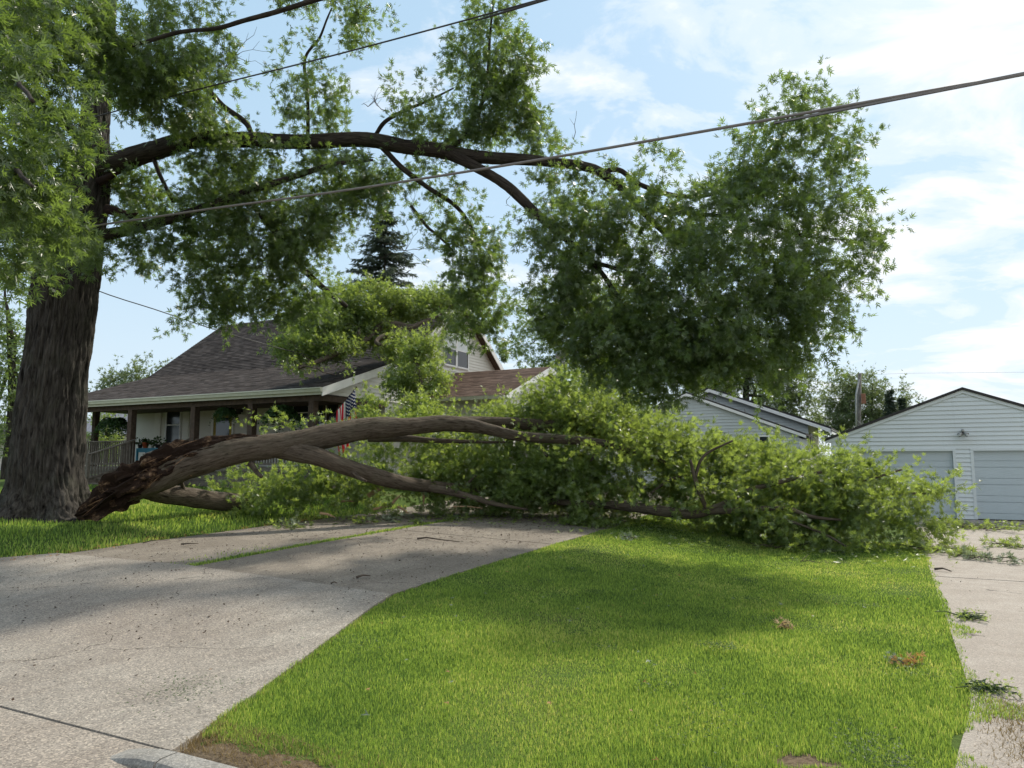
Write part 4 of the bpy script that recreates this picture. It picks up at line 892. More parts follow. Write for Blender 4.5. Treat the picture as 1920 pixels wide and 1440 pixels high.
OAK = [(120,-110,13,150,70,1.6,.9),(330,-110,14,130,60,1.5,.9),(560,-90,14.5,110,50,1.3,.9),(900,-50,14.7,50,40,1,.9),(-120,60,11,100,110,1.5,1.0),(-120,280,10,100,110,1.4,1.0),(200,-260,15,150,80,1.8,.9),(420,-240,15,120,70,1.6,.8),  # px, py, distance, half width px, half height px, half depth m, cover
 (30,20,9.5,120,80,1.4,1.2),(150,30,11.5,90,70,1.6,1.1),(40,150,9,110,80,1.1,1.1),(10,280,8,100,90,1.0,1.1),(105,225,8.2,60,75,1.0,1.0),(240,130,12.5,100,70,1.5,1.0),(50,385,8.6,85,70,.9,1.1),(50,80,11,120,80,1.4,1.0),(50,250,11,95,90,1.4,1.0),(85,370,11.5,55,60,1.1,.9),
 (20,470,9,70,55,1.0,1.0),(15,520,11,55,40,1.0,.8),(20,400,10,90,70,1.2,1.0),(330,120,13,70,80,1.4,.8),(300,30,13,90,40,1.4,.9),(400,40,14,40,50,1.2,.6),(410,110,14,45,45,1,.75),(300,195,13.5,80,45,1.3,1.0),(250,340,15.6,50,35,1.0,.8),(370,220,14,70,40,1.2,.9),
 (330,330,15.3,90,40,1.2,.7),(255,370,15.6,60,50,1.2,.7),(420,320,15.3,80,45,1.2,.9),(430,395,15.2,100,55,1.3,1.1),(330,445,15.2,100,45,1.3,1.1),(250,480,15.2,50,35,1,.9),(520,380,15.2,80,55,1.3,1.0),(450,480,15.3,90,45,1.3,1.1),(550,465,15.4,75,50,1.2,1.0),
 (600,400,15.2,55,55,1.1,.9),(635,340,15,60,45,1.1,.9),(480,285,14.7,80,28,.9,.8),(590,300,15,80,30,1,.9),(390,540,15.6,55,45,1,.9),(470,555,15.8,75,45,1.1,1.0),(345,590,16,35,30,.8,.6),(560,550,16.2,70,45,1.1,1.0),(410,600,16,40,25,.7,.6),
 (105,440,12.5,60,45,.8,1.0),(130,425,12.5,45,35,.8,.9),(225,440,13.6,30,25,.6,.6),(160,490,13.5,60,25,.6,.5),
 (640,40,14.5,75,45,1.1,1.0),(615,110,14.5,50,45,1,.9),(705,40,14.5,25,35,.8,.7),(550,25,14.5,35,40,.9,.7),(535,135,14.6,32,38,.8,.7),(605,200,14.9,45,45,.9,.8),(555,220,14.9,40,30,.8,.8),(640,215,14.9,25,40,.7,.5),
 (915,30,14.7,45,45,.9,.9),(845,45,14.7,22,18,.6,.6),(895,115,14.7,65,55,1,1.0),(965,130,14.7,50,60,1,1.0),(930,200,14.7,75,50,1.1,1.1),(1000,215,14.7,42,55,.9,.9),(1010,275,14.6,50,28,.8,.8),(870,240,14.7,65,38,.9,1.0),(785,195,14.7,48,32,.8,.9),(790,250,14.7,60,28,.8,.8),(740,165,14.7,30,20,.6,.6),(850,165,14.7,40,30,.7,.7),(1045,235,14.6,18,22,.5,.6),
 (700,330,15,50,45,.9,.9),(790,325,15,50,35,.8,.8),(690,385,15.1,45,45,.9,.7),(645,480,15.4,30,30,.7,.6),(850,345,15,35,30,.7,.6),(735,345,15,35,30,.7,.6),
 (855,440,15.3,45,45,.8,.7),(905,490,15.3,40,55,.8,.8),(860,530,15.4,55,45,.9,.8),(905,575,15.4,50,45,.9,.9),(930,430,15.3,22,35,.6,.5),(790,470,15.3,40,40,.8,.35),(930,640,15.6,32,35,.7,.8),(870,610,15.6,45,30,.7,.7),(835,490,15.3,30,35,.6,.6),(780,420,15.2,30,30,.6,.35),(880,410,15.3,30,25,.6,.5),
 # the right-hand crown at the limb's end
 (1060,350,14.3,65,40,.9,1.0),(1015,440,14.1,50,55,1,0.90),(1050,520,14,70,60,1.2,0.90),(1095,425,14,75,60,1.2,0.90),(1130,510,13.8,95,75,1.4,0.98),(1075,600,14,75,60,1.2,0.90),(1150,640,13.8,90,65,1.3,0.98),(1190,410,14,75,55,1.2,1.0),(1225,305,14.3,45,32,.8,.8),(1165,345,14.3,45,30,.8,.7),
 (1225,520,13.6,100,75,1.5,0.98),(1250,620,13.5,100,75,1.5,0.98),(1225,688,13.6,75,45,1.1,0.90),(1330,500,13.3,100,85,1.6,0.98),(1330,620,13.3,100,75,1.5,0.98),(1400,668,13.5,85,45,1.2,0.90),(1315,680,13.5,70,45,1.1,0.90),(1310,395,13.8,75,55,1.2,1.0),(1425,555,13.3,100,85,1.6,0.98),(1500,595,13.4,85,65,1.4,0.90),(1520,665,13.5,50,38,1,.8),
 (1570,610,13.5,42,40,.9,.8),(1500,480,13.5,95,75,1.4,0.90),(1585,500,13.6,65,55,1.1,.9),(1620,430,13.6,42,38,.8,.8),(1425,420,13.6,95,65,1.4,0.90),(1535,380,13.7,75,50,1.2,1.0),(1400,335,14,75,55,1.2,1.0),(1500,300,14,75,55,1.2,1.0),(1585,290,14,48,42,.9,.8),(1440,245,14,70,48,1.1,1.0),(1535,225,14,52,35,.9,.8),
 (1440,180,14,45,35,.8,.9),(1500,185,14,35,30,.7,.8),(1475,150,14,18,22,.5,.6),(1540,180,14,24,16,.5,.5),(1150,708,13.8,55,35,.9,.8),(1600,200,14,22,10,.4,.4),(1165,735,13.8,26,28,.6,.9),(1240,735,13.6,36,34,.7,1.0),(1455,705,13.5,32,28,.7,.9),(1540,690,13.6,26,26,.6,.8),(1095,665,14,32,28,.6,.9),(1640,520,13.6,25,20,.5,.5)]
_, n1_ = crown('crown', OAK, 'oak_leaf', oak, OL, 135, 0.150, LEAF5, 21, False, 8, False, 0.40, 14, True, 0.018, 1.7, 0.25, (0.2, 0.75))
# bare broken twigs against the sky
b = MB(); rr = random.Random(4)
for (x, y, D, n_, L) in ((405,115,14.5,7,.7),(440,105,14.5,7,.8),(420,130,14.5,6,.6),(715,205,14.7,5,.5),(690,200,14.7,4,.5),(1075,262,14.6,1,.6),(760,470,15.3,7,.7),(775,400,15.2,5,.5),(1000,400,14.2,3,.5),(950,375,14.3,2,.3)):
    o = Vector(at(x, y, D)); b = MB()
    for k in range(n_):
        d = Vector((rr.uniform(-1, 1), rr.uniform(-.4, .4), rr.uniform(-.5, 1))).normalized(); p0 = o; r_ = 0.006; pts = [tuple(o)]
        for q in range(4):
            p0 = p0 + d * L / 4; d = (d + Vector((rr.uniform(-.5, .5),) * 1 + (rr.uniform(-.4, .4), rr.uniform(-.5, .5)))).normalized(); pts.append(tuple(p0))
        b.tube(pts, [0.007, 0.006, 0.005, 0.004, 0.003], 4)
        e = Vector(pts[2]); b.tube([tuple(e), tuple(e + Vector((rr.uniform(-.2, .2), 0, rr.uniform(.0, .2))))], [0.004, 0.002], 4)
    b.build('bare_twig', M['twig'], oak)


# ------------------------------------------------------------------ the fallen limb
fb = at(170, 960, 14.4)
fal = empty('fallen_limb', 'huge torn oak limb lying across the drive with its crown on the lawn', 'fallen limb', tuple(fb))
FL = []
def fl_limb(rows, n=18, seed=0, nm='limb', wob=0.04, step=0.07, lump=0.12):
    rows = [(a, b_, c_, r * .86) for a, b_, c_, r in rows]
    _, P = bark_tube(nm, rows, M['bark_fallen'], fal, n, step, 0.16, 5.0, wob, seed, False, lump); FL.append(P); return P
fl_limb([(205, 946, 14.5, 10), (250, 921, 14.55, 22), (300, 896, 14.55, 29), (340, 876, 14.6, 31), (380, 863, 14.65, 31), (430, 848, 14.8, 28), (490, 839, 15, 26), (560, 828, 15.3, 25), (620, 817, 15.6, 25), (690, 804, 16, 23), (760, 799, 16.4, 20), (830, 795, 16.8, 17), (880, 798, 17, 15), (920, 806, 16.9, 13),
    (980, 818, 16.8, 11), (1080, 826, 16.6, 10), (1150, 836, 16.4, 9), (1210, 853, 16.2, 7), (1260, 870, 16, 5), (1320, 880, 15.8, 3)], 44, 31, 'main_limb', 0.05, 0.06, 0.22)
fl_limb([(820, 797, 16.9, 13), (870, 791, 17.2, 12), (930, 792, 17.6, 12), (1000, 796, 17.8, 13), (1070, 800, 18, 11), (1100, 808, 18, 7), (1180, 835, 18, 5), (1240, 850, 17.8, 3)], 20, 32)
fl_limb([(520, 842, 15.2, 20), (560, 848, 15.2, 22), (600, 858, 15.2, 19), (645, 874, 15.4, 17), (700, 891, 15.8, 17), (760, 906, 16.4, 15), (820, 914, 17, 13), (900, 921, 17.6, 11), (960, 928, 17.6, 9), (1040, 940, 17, 7), (1120, 945, 16.3, 8), (1180, 950, 15.8, 10), (1240, 958, 15.3, 11),
    (1300, 964, 15.0, 10), (1350, 950, 14.9, 8), (1400, 922, 14.7, 6), (1460, 905, 14.5, 5), (1540, 885, 14.4, 3)], 26, 33, 'limb', 0.04)
fl_limb([(1325, 960, 14.9, 7), (1400, 955, 14.6, 6), (1470, 953, 14.4, 5), (1520, 968, 14.2, 4), (1580, 975, 14.1, 2.5)], 10, 34)
fl_limb([(1325, 955, 14.9, 5), (1305, 905, 14.8, 4.5), (1293, 862, 14.8, 3)], 8, 35); fl_limb([(1303, 898, 14.8, 3.5), (1320, 855, 14.8, 3), (1375, 826, 14.9, 2)], 8, 36)
fl_limb([(1220, 925, 15.6, 3), (1255, 900, 15.5, 3.5), (1290, 890, 15.5, 2)], 8, 37)
fl_limb([(800, 913, 16.8, 9), (870, 928, 16.6, 7), (930, 945, 16.5, 5), (990, 955, 16.4, 2)], 12, 38)
fl_limb([(1060, 880, 16.8, 4), (1080, 905, 16.7, 5), (1090, 915, 16.6, 2)], 8, 39)
fl_limb([(1460, 970, 14.4, 3), (1540, 1000, 13.9, 2.5), (1590, 1025, 13.5, 1.5)], 8, 40)
fl_limb([(1560, 905, 14.8, 3), (1620, 900, 14.8, 3), (1690, 880, 14.9, 2)], 8, 41); fl_limb([(1590, 960, 14.6, 3.5), (1650, 930, 14.8, 3), (1740, 925, 15, 2)], 8, 42)
fl_limb([(250, 905, 14.6, 22), (300, 924, 15.2, 20), (370, 934, 16, 20), (440, 942, 16.8, 19), (463, 945, 17, 17)], 30, 43, 'limb', 0.03, 0.06, 0.2)
for k, (x, y, D, dx, dy, r_) in enumerate(((660, 884, 15.4, 26, 18, 4), (1010, 830, 16.7, 16, 26, 3), (470, 868, 14.9, 20, 26, 5), (345, 925, 15.6, -6, -24, 4), (870, 918, 17.3, 22, -26, 3), (1120, 842, 16.5, -12, 22, 2.5))):
    fl_limb([(x, y, D, r_ * 1.4), (x + dx * .5, y + dy * .6, D - .1, r_), (x + dx, y + dy, D - .25, r_ * .8)], 9, 70 + k, 'broken_stub', 0.01, 0.05)
fl_limb([(690, 822, 17, 8), (760, 822, 17.1, 8), (800, 825, 17.2, 6), (880, 828, 17.3, 4), (960, 830, 17.3, 2)], 10, 44)
fl_limb([(1080, 760, 18.6, 3), (1040, 785, 18.3, 4), (1000, 800, 18, 4)], 8, 45); fl_limb([(1110, 735, 18.8, 2.5), (1060, 770, 18.5, 3), (1010, 800, 18, 4)], 8, 46)
# torn base: a hollow lumpy slab of reddish heartwood where it ripped from the trunk
def torn_tube(nm, rows, n, lump, seed, mt='torn'):
    P = smooth_path(limb_pts(rows), 0.05, 0.06, seed); C3, rad = P[:, :3], P[:, 3]; T, N, B = frames(C3); m_ = len(P)
    a = np.arange(n) * 2 * math.pi / n; s_ = np.cumsum(np.r_[0, np.linalg.norm(np.diff(C3, axis=0), axis=1)])
    X = np.stack(np.broadcast_arrays(np.cos(a)[None] * 1.0, np.sin(a)[None] * 1.0, s_[:, None] * 1.2), -1).reshape(-1, 3)
    f = 1 + lump * (fbm(X, 2.6, seed, 4) - 0.5) * 2.2 + lump * 0.8 * (np.abs(2 * vnoise(X * (1, 1, .35), 6, seed + 5) - 1) - 0.5)
    rr_ = np.repeat(rad, n) * f
    V = np.repeat(C3, n, 0) + rr_[:, None] * (np.tile(np.cos(a), m_)[:, None] * np.repeat(N, n, 0) + np.tile(np.sin(a), m_)[:, None] * np.repeat(B, n, 0))
    i = np.arange(m_ - 1)[:, None]; k = np.arange(n)[None]
    F = np.stack([i*n+k, i*n+(k+1)%n, (i+1)*n+(k+1)%n, (i+1)*n+k], -1).reshape(-1, 4)
    raw_mesh(nm, V, np.r_[F.ravel(), np.arange(n)[::-1], (m_-1)*n+np.arange(n)], np.r_[np.arange(0, F.size, 4), F.size, F.size+n], M[mt], fal, False)
torn_tube('torn_base', [(146, 968, 14.35, 8), (166, 958, 14.35, 20), (196, 940, 14.4, 27), (240, 909, 14.4, 30), (290, 880, 14.5, 30), (340, 858, 14.55, 26), (385, 846, 14.62, 18), (420, 838, 14.7, 8)], 52, 0.85, 51)
torn_tube('torn_top', [(300, 872, 14.5, 10), (345, 850, 14.55, 15), (395, 836, 14.7, 15), (440, 829, 14.85, 13), (482, 824, 14.95, 9), (500, 826, 15, 3)], 26, 0.5, 52)
b = MB(); b2 = MB(); rr = random.Random(9)
for k in range(80):
    t = rr.random(); x = 160 + 190 * t; y = 958 - 100 * t ** 0.85 + rr.uniform(-34, 26) * (0.5 + t * 0.5); p0 = Vector(at(x, y, 14.4 + rr.uniform(-0.35, 0.25)))
    d = (Vector(at(x + 60, y - 32, 14.5)) - Vector(at(x, y, 14.4))).normalized(); d = (d * rr.choice((-1, 1)) + Vector((rr.uniform(-.25, .25), rr.uniform(-.3, .3), rr.uniform(-.2, .3)))).normalized()
    L = rr.uniform(0.10, 0.50); w_ = rr.uniform(0.005, 0.016)
    (b if rr.random() < 0.55 else b2).tube([tuple(p0 - d * L * .5), tuple(p0), tuple(p0 + d * L * .5)], [0.002, w_, 0.002], 4)
tag(b.build('splinters', M['torn'], fal), kind='stuff'); tag(b2.build('pale_splinters', M['split_wood'], fal), kind='stuff')
b = MB()
for (x0, y0, x1, y1, D, r_) in ((735, 945, 750, 930, 17, .035), (700, 955, 735, 950, 17, .03), (640, 940, 665, 941, 17.2, .03), (690, 930, 728, 908, 17.4, .06), (745, 950, 765, 962, 16.8, .03), (795, 920, 794, 950, 17, .03), (600, 962, 628, 970, 16.2, .03), (850, 950, 905, 953, 16.8, .02)):
    b = MB(); b.tube([tuple(at(x0, y0, D)), tuple(at((x0+x1)/2, (y0+y1)/2 - 2, D)), tuple(at(x1, y1, D))], [r_, r_ * .9, r_ * .4], 7).build('broken_piece', M['fresh_wood'], fal)
FALL = [(470,938,16.5,26,16,.4,1.0),(500,925,16.7,26,18,.4,.9),(1195,945,15.1,36,18,.4,.8),(1275,955,14.7,30,16,.4,.7),(1385,935,14.4,40,22,.4,.8),(1450,955,14.1,40,18,.4,.8),(1520,900,14.2,36,20,.4,.8),(1100,935,16,40,20,.5,.8),(1012, 778, 18.6, 80, 45, 1.0, 1.0),(1060, 745, 18.65, 60, 45, 1, 0.85),(1090, 790, 18.05, 90, 45, 1.1, 0.94),(930, 790, 19, 60, 30, 0.9, 0.9),(850, 802, 19, 70, 22, 0.9, 0.9),(780, 800, 18.8, 50, 30, 0.8, 0.8),(1150, 800, 17.85, 90, 50, 1.2, 1.02),(1020, 820, 17.85, 80, 35, 1, 0.77),(740, 850, 18.5, 70, 28, 0.9, 0.8),(860, 850, 18.3, 90, 30, 1, 1.0),(740, 895, 17.6, 90, 28, 1, 0.9),(850, 885, 18, 100, 30, 1.1, 1.2),(960, 880, 17.8, 90, 45, 1.2, 1.2),(1060, 885, 17.05, 90, 50, 1.2, 1.1),(1120, 930, 17.2, 90, 35, 1, 1.05),(1060, 945, 17.6, 80, 25, 0.9, 0.96),(960, 955, 17.8, 70, 18, 0.7, 0.88),(1150, 870, 16.85, 80, 50, 1.2, 1.02),(1230, 830, 16.85, 80, 45, 1.2, 1.02),(1220, 900, 16.25, 80, 50, 1.2, 1.02),(1290, 868, 16.45, 80, 50, 1.2, 1.02),(1320, 850, 16.75, 70, 30, 1, 0.94),(1400, 873, 16.25, 80, 45, 1.2, 1.02),(1380, 900, 15.65, 90, 50, 1.3, 1.02),(1470, 884, 15.85, 70, 45, 1.1, 1.02),(1530, 878, 15.65, 45, 38, 0.9, 0.94),(1500, 890, 15.25, 70, 50, 1.1, 1.02),(1300, 930, 16.4, 90, 35, 1.1, 0.96),(1440, 950, 15.8, 90, 45, 1.2, 1.05),(1350, 980, 15.7, 80, 22, 0.8, 0.79),(1440, 1000, 15.3, 80, 22, 0.8, 0.88),(1540, 930, 15.6, 70, 50, 1.1, 1.05),(1540, 985, 15.0, 70, 40, 0.9, 1.05),(1600, 1005, 13.7, 35, 30, 0.6, 1.1),(1600, 950, 14.5, 50, 45, 0.9, 1.1),(1590, 890, 14.85, 50, 35, 0.9, 0.85),(1640, 910, 14.9, 35, 30, 0.8, 1.0),(1640, 890, 15, 22, 22, 0.5, 0.8),(1690, 940, 14.9, 55, 35, 0.9, 1.1),(1745, 925, 15.1, 38, 26, 0.6, 1.1),(1660, 985, 14.6, 55, 32, 0.8, 1.1),(1720, 990, 14.8, 50, 28, 0.8, 1.1),(1760, 1005, 14.9, 32, 18, 0.5, 1.0),(1240, 985, 16.2, 70, 12, 0.6, 0.61),(1180, 965, 16.7, 60, 15, 0.6, 0.79),(520, 930, 16.6, 45, 28, 0.8, 0.8),(570, 905, 17, 55, 35, 0.8, 0.9),(630, 900, 17.2, 60, 35, 0.9, 0.9),(600, 945, 16.6, 70, 18, 0.7, 0.9),(500, 960, 16, 50, 12, 0.5, 0.8),(680, 930, 17.2, 50, 22, 0.8, 0.7),(480, 905, 17.2, 35, 18, 0.6, 0.6),(440, 890, 17, 45, 22, 0.6, 0.6),(420, 920, 16.6, 60, 15, 0.6, 0.6),(695, 768, 18.5, 26, 26, 0.5, 0.9),(615, 790, 17.5, 14, 18, 0.3, 0.7),(530, 800, 16, 28, 12, 0.3, 0.6),(545, 790, 16, 14, 12, 0.3, 0.8),(320, 846, 14.4, 14, 10, 0.2, 0.8),(490, 802, 15.5, 10, 9, 0.2, 0.7),(720, 775, 18.5, 25, 18, 0.5, 0.7),(810, 905, 17.6, 70, 25, 0.9, 1.0),(905, 925, 17.4, 70, 25, 0.9, 1.1),(1000, 920, 17.2, 70, 30, 1, 1.1),(760, 960, 16.8, 25, 6, 0.3, 0.7),(830, 950, 17.2, 60, 14, 0.6, 0.9),(1110, 975, 16, 70, 16, 0.6, 1.05),(1300, 905, 15.2, 45, 28, 0.6, 0.7),(1420, 905, 14.9, 50, 26, 0.6, 0.8),(1190, 860, 16.3, 40, 30, 0.6, 0.8),(1050, 715, 18.8, 34, 26, 0.6, 0.8),(1120, 745, 18.5, 34, 30, 0.6, 0.8),(1260, 826, 16.8, 30, 16, 0.5, 0.8),(1360, 836, 16.5, 34, 14, 0.5, 0.8),(1550, 853, 15.7, 26, 20, 0.5, 0.8),(1630, 872, 15, 20, 14, 0.4, 0.8),(1765, 920, 15.1, 18, 16, 0.4, 0.9),(1600, 1030, 13.5, 34, 14, 0.4, 0.9),(1480, 1020, 14.1, 55, 12, 0.5, 1.05),(980, 935, 17.6, 60, 26, 0.8, 1.1),(1060, 920, 17.2, 60, 26, 0.8, 1.1),(1180, 925, 16.4, 50, 26, 0.8, 1.0),(1260, 940, 15.9, 50, 24, 0.8, 1.0),(1330, 950, 15.6, 60, 26, 0.8, 1.0),(1090, 960, 16.6, 50, 14, 0.5, 1.0),(900, 950, 17.2, 50, 14, 0.5, 0.9),(1400, 975, 15.2, 60, 18, 0.6, 1.0),(1500, 960, 14.8, 50, 24, 0.7, 1.0)]
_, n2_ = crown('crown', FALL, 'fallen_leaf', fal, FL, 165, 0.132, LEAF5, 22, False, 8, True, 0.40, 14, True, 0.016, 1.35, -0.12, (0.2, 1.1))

# ------------------------------------------------------------------ torn branch on the house roof
rb0 = at(660, 660, 24)
rbr = empty('fallen_branch', 'leafy broken branch resting on the house roof beside the gable', 'branch', tuple(rb0))
RL = []
for k, rows in enumerate([[(560, 690, 21.8, 3), (620, 668, 23, 5), (680, 640, 24.2, 6), (715, 612, 25, 7.5), (745, 609, 25.2, 7.5), (768, 614, 25.2, 6), (800, 600, 25.6, 3), (825, 590, 26, 2)],
    [(745, 612, 25.2, 5), (752, 628, 24.6, 5.5), (722, 630, 24.2, 6), (705, 640, 23.8, 4), (716, 648, 23.5, 3)], [(690, 600, 25, 5), (686, 590, 25.2, 5), (676, 605, 24.8, 4), (672, 630, 24, 3)], [(735, 590, 25.4, 4), (725, 560, 25.6, 3), (700, 530, 25.6, 2)],
    [(752, 628, 24.6, 4), (775, 670, 22.8, 4), (790, 720, 21.6, 3), (795, 780, 20.8, 2)]]):
    _, P = bark_tube('limb', rows, M['bark_fallen'], rbr, 12, 0.08, 0.16, 5, 0.04, 60 + k); RL.append(P)
ROOFB = [(545,650,22.8,40,28,.7,.9),(590,600,24,60,45,.9,.9),(655,580,24.8,60,42,.9,1.0),(610,650,23.4,70,25,.8,.9),(690,610,25,45,45,.8,.9),(555,682,22,30,10,.5,.7),(760,575,26.2,60,28,.9,1.0),(820,560,26.8,60,26,.9,1.0),(880,560,27,40,22,.8,.8),(730,560,25.6,40,22,.7,.8),
 (740,655,24,28,28,.6,.9),(790,660,22.8,38,38,.7,1.0),(760,715,22,38,34,.6,1.0),(815,710,21.8,26,34,.6,.9),(795,770,20.6,40,34,.7,1.0),(760,640,24.2,30,24,.5,.8),(640,545,25,30,25,.6,.7),(700,540,25.4,30,22,.6,.7),(840,600,26.4,25,22,.5,.6),(660,640,24,30,20,.5,.6),(725,700,22.6,8,6,.2,.6),(660,700,21.2,9,8,.15,.6)]
_, n3_ = crown('crown', ROOFB, 'fallen_leaf', rbr, RL, 260, 0.15, LEAF3, 23, False, 6, False, 0.24, 12, True, 0.018)
print('LEAVES', n1_, n2_, n3_)

# ------------------------------------------------------------------ background trees
def bg_tree(name, label, cat, px, py_base, D, rows, L, K, seed, trunk_r=12, matn='far_leaf', top=None, shape=LEAF3, group=None):
    b0 = at(px, py_base, D); g = float(gh(b0[0], b0[1])) if D < 45 else 0.6
    t = empty(name, label, cat, (b0[0], b0[1], g), group)
    topp = at(px, top, D); P = [(b0[0], b0[1], g - 0.2, trunk_r * D / FPX), (b0[0] + 0.1, b0[1], (g + topp[2]) / 2, trunk_r * 0.7 * D / FPX), (*topp, 0.03)]
    _, TPt = bark_tube('trunk', P, M['bark'], t, 12, 0.3, 0.2, 5, 0.15, seed, True); LB = [TPt]
    for k in range(0, len(rows), 2):
        r_ = rows[k]; e = at(r_[0], r_[1], r_[2]); i = int(len(TPt) * (0.35 + 0.4 * (k / max(1, len(rows))))); s0 = TPt[i, :3]
        mid = (s0 + e) / 2 + np.array((0, 0, 0.3))
        _, Pb = bark_tube('limb', [(*s0, 0.10), (*mid, 0.06), (*e, 0.02)], M['bark'], t, 7, 0.3, 0.2, 5, 0.1, seed + k, True); LB.append(Pb)
    crown('crown', rows, matn, t, LB, K, L, shape, seed, False, 4, False, 0.36, 11, True, 0.03, 0.5, 0.15); return t
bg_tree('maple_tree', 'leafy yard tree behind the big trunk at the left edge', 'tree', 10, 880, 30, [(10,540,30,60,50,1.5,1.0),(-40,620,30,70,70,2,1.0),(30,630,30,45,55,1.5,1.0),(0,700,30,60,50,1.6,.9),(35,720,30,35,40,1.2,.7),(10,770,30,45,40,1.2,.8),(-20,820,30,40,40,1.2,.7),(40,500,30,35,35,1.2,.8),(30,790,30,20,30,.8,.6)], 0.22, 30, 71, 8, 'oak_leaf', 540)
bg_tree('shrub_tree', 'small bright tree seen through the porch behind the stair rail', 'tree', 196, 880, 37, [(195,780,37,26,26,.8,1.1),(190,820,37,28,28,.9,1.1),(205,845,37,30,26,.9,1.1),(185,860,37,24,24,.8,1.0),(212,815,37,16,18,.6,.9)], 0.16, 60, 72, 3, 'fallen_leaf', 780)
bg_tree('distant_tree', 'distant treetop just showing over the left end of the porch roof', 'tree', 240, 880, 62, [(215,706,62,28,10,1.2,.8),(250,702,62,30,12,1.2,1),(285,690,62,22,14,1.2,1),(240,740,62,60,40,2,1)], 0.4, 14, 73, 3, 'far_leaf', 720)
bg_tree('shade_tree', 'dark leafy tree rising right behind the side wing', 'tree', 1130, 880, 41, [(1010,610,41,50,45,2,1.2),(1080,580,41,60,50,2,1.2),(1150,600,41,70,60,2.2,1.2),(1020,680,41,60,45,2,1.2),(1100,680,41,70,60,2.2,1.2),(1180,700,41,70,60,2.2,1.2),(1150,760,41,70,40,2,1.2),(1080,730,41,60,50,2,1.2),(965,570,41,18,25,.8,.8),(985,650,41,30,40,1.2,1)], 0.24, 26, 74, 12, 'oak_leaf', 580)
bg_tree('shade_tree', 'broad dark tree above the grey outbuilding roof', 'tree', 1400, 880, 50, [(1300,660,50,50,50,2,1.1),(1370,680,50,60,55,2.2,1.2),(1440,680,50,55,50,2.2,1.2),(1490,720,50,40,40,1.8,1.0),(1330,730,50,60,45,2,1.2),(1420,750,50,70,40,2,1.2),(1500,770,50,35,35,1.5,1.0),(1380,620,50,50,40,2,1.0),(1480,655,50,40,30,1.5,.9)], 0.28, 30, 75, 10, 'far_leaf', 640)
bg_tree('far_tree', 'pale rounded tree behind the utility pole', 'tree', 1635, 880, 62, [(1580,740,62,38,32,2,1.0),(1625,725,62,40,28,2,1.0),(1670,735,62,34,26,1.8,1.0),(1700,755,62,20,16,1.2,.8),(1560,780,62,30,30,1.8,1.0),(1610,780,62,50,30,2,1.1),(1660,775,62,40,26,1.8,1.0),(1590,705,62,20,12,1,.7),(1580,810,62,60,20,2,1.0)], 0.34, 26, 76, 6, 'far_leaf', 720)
def conifer(name, label, px, ytop, ybase, D, rpx, seed, tiers=26):
    rng = np.random.default_rng(seed); a = at(px, ytop, D); bb = at(px, ybase, D); H = a[2] - bb[2]
    t = empty(name, label, 'tree', (bb[0], bb[1], 0.6))
    bark_tube('trunk', [(bb[0], bb[1], 0.3, 0.02 * H + 0.06), (a[0], a[1], a[2], 0.02)], M['bark'], t, 10, 0.4, 0.2, 5, 0.05, seed, True)
    Cs, As = [], []; V, F, base_ = [], [], 0; Rm = rpx * D / FPX
    for k in range(tiers):
        f = (k + 0.5) / tiers; z = a[2] - H * f; r_ = Rm * (0.06 + 0.94 * f ** 0.85)
        for q in range(rng.integers(6, 9)):
            th = rng.uniform(0, 6.283); rr_ = r_ * rng.uniform(0.65, 1.12); d = np.array((math.cos(th), math.sin(th), 0))
            n = max(6, int(rr_ / 0.10)); s_ = np.linspace(0.08, 1, n)
            path = np.array((a[0], a[1], z)) + d * (s_ * rr_)[:, None] + np.array((0, 0, 1)) * ((-0.38 * s_ + 0.24 * s_ ** 2.2) * rr_ * (0.6 + 0.6 * f))[:, None]
            v, fq = tube_geo(path[::2] if n > 8 else path, np.linspace(0.03, 0.006, len(path[::2]) if n > 8 else n), 4); V.append(v); F.append(fq + base_); base_ += len(v)
            side = np.cross(d, (0, 0, 1))
            for s in (-1, 1):
                for e in range(5):
                    Cs.append(path + rng.normal(size=path.shape) * 0.03); As.append(d * 0.6 + side * s * rng.uniform(.3, 1.0) + np.array((0, 0, -0.35)) + rng.normal(size=path.shape) * 0.35)
    C_ = np.concatenate(Cs); A = np.concatenate(As); Vv, Q = leaf_geo(C_, A, rng.uniform(0.16, 0.38, len(C_)), NEEDLE, rng)
    quads_mesh('limbs', np.concatenate(V), np.concatenate(F), M['twig'], t, True); quads_mesh('crown', Vv, Q, M['needle'], t); return t
conifer('spruce_tree', 'tall dark spruce standing behind the house roof', 722, 392, 720, 40, 150, 81, 34)
conifer('spruce_tree', 'small dark spruce beside the utility pole', 1668, 730, 850, 56, 26, 82, 18)
conifer('spruce_tree', 'smallest dark spruce at the edge of the garage roof', 1690, 745, 850, 57, 18, 83, 14)
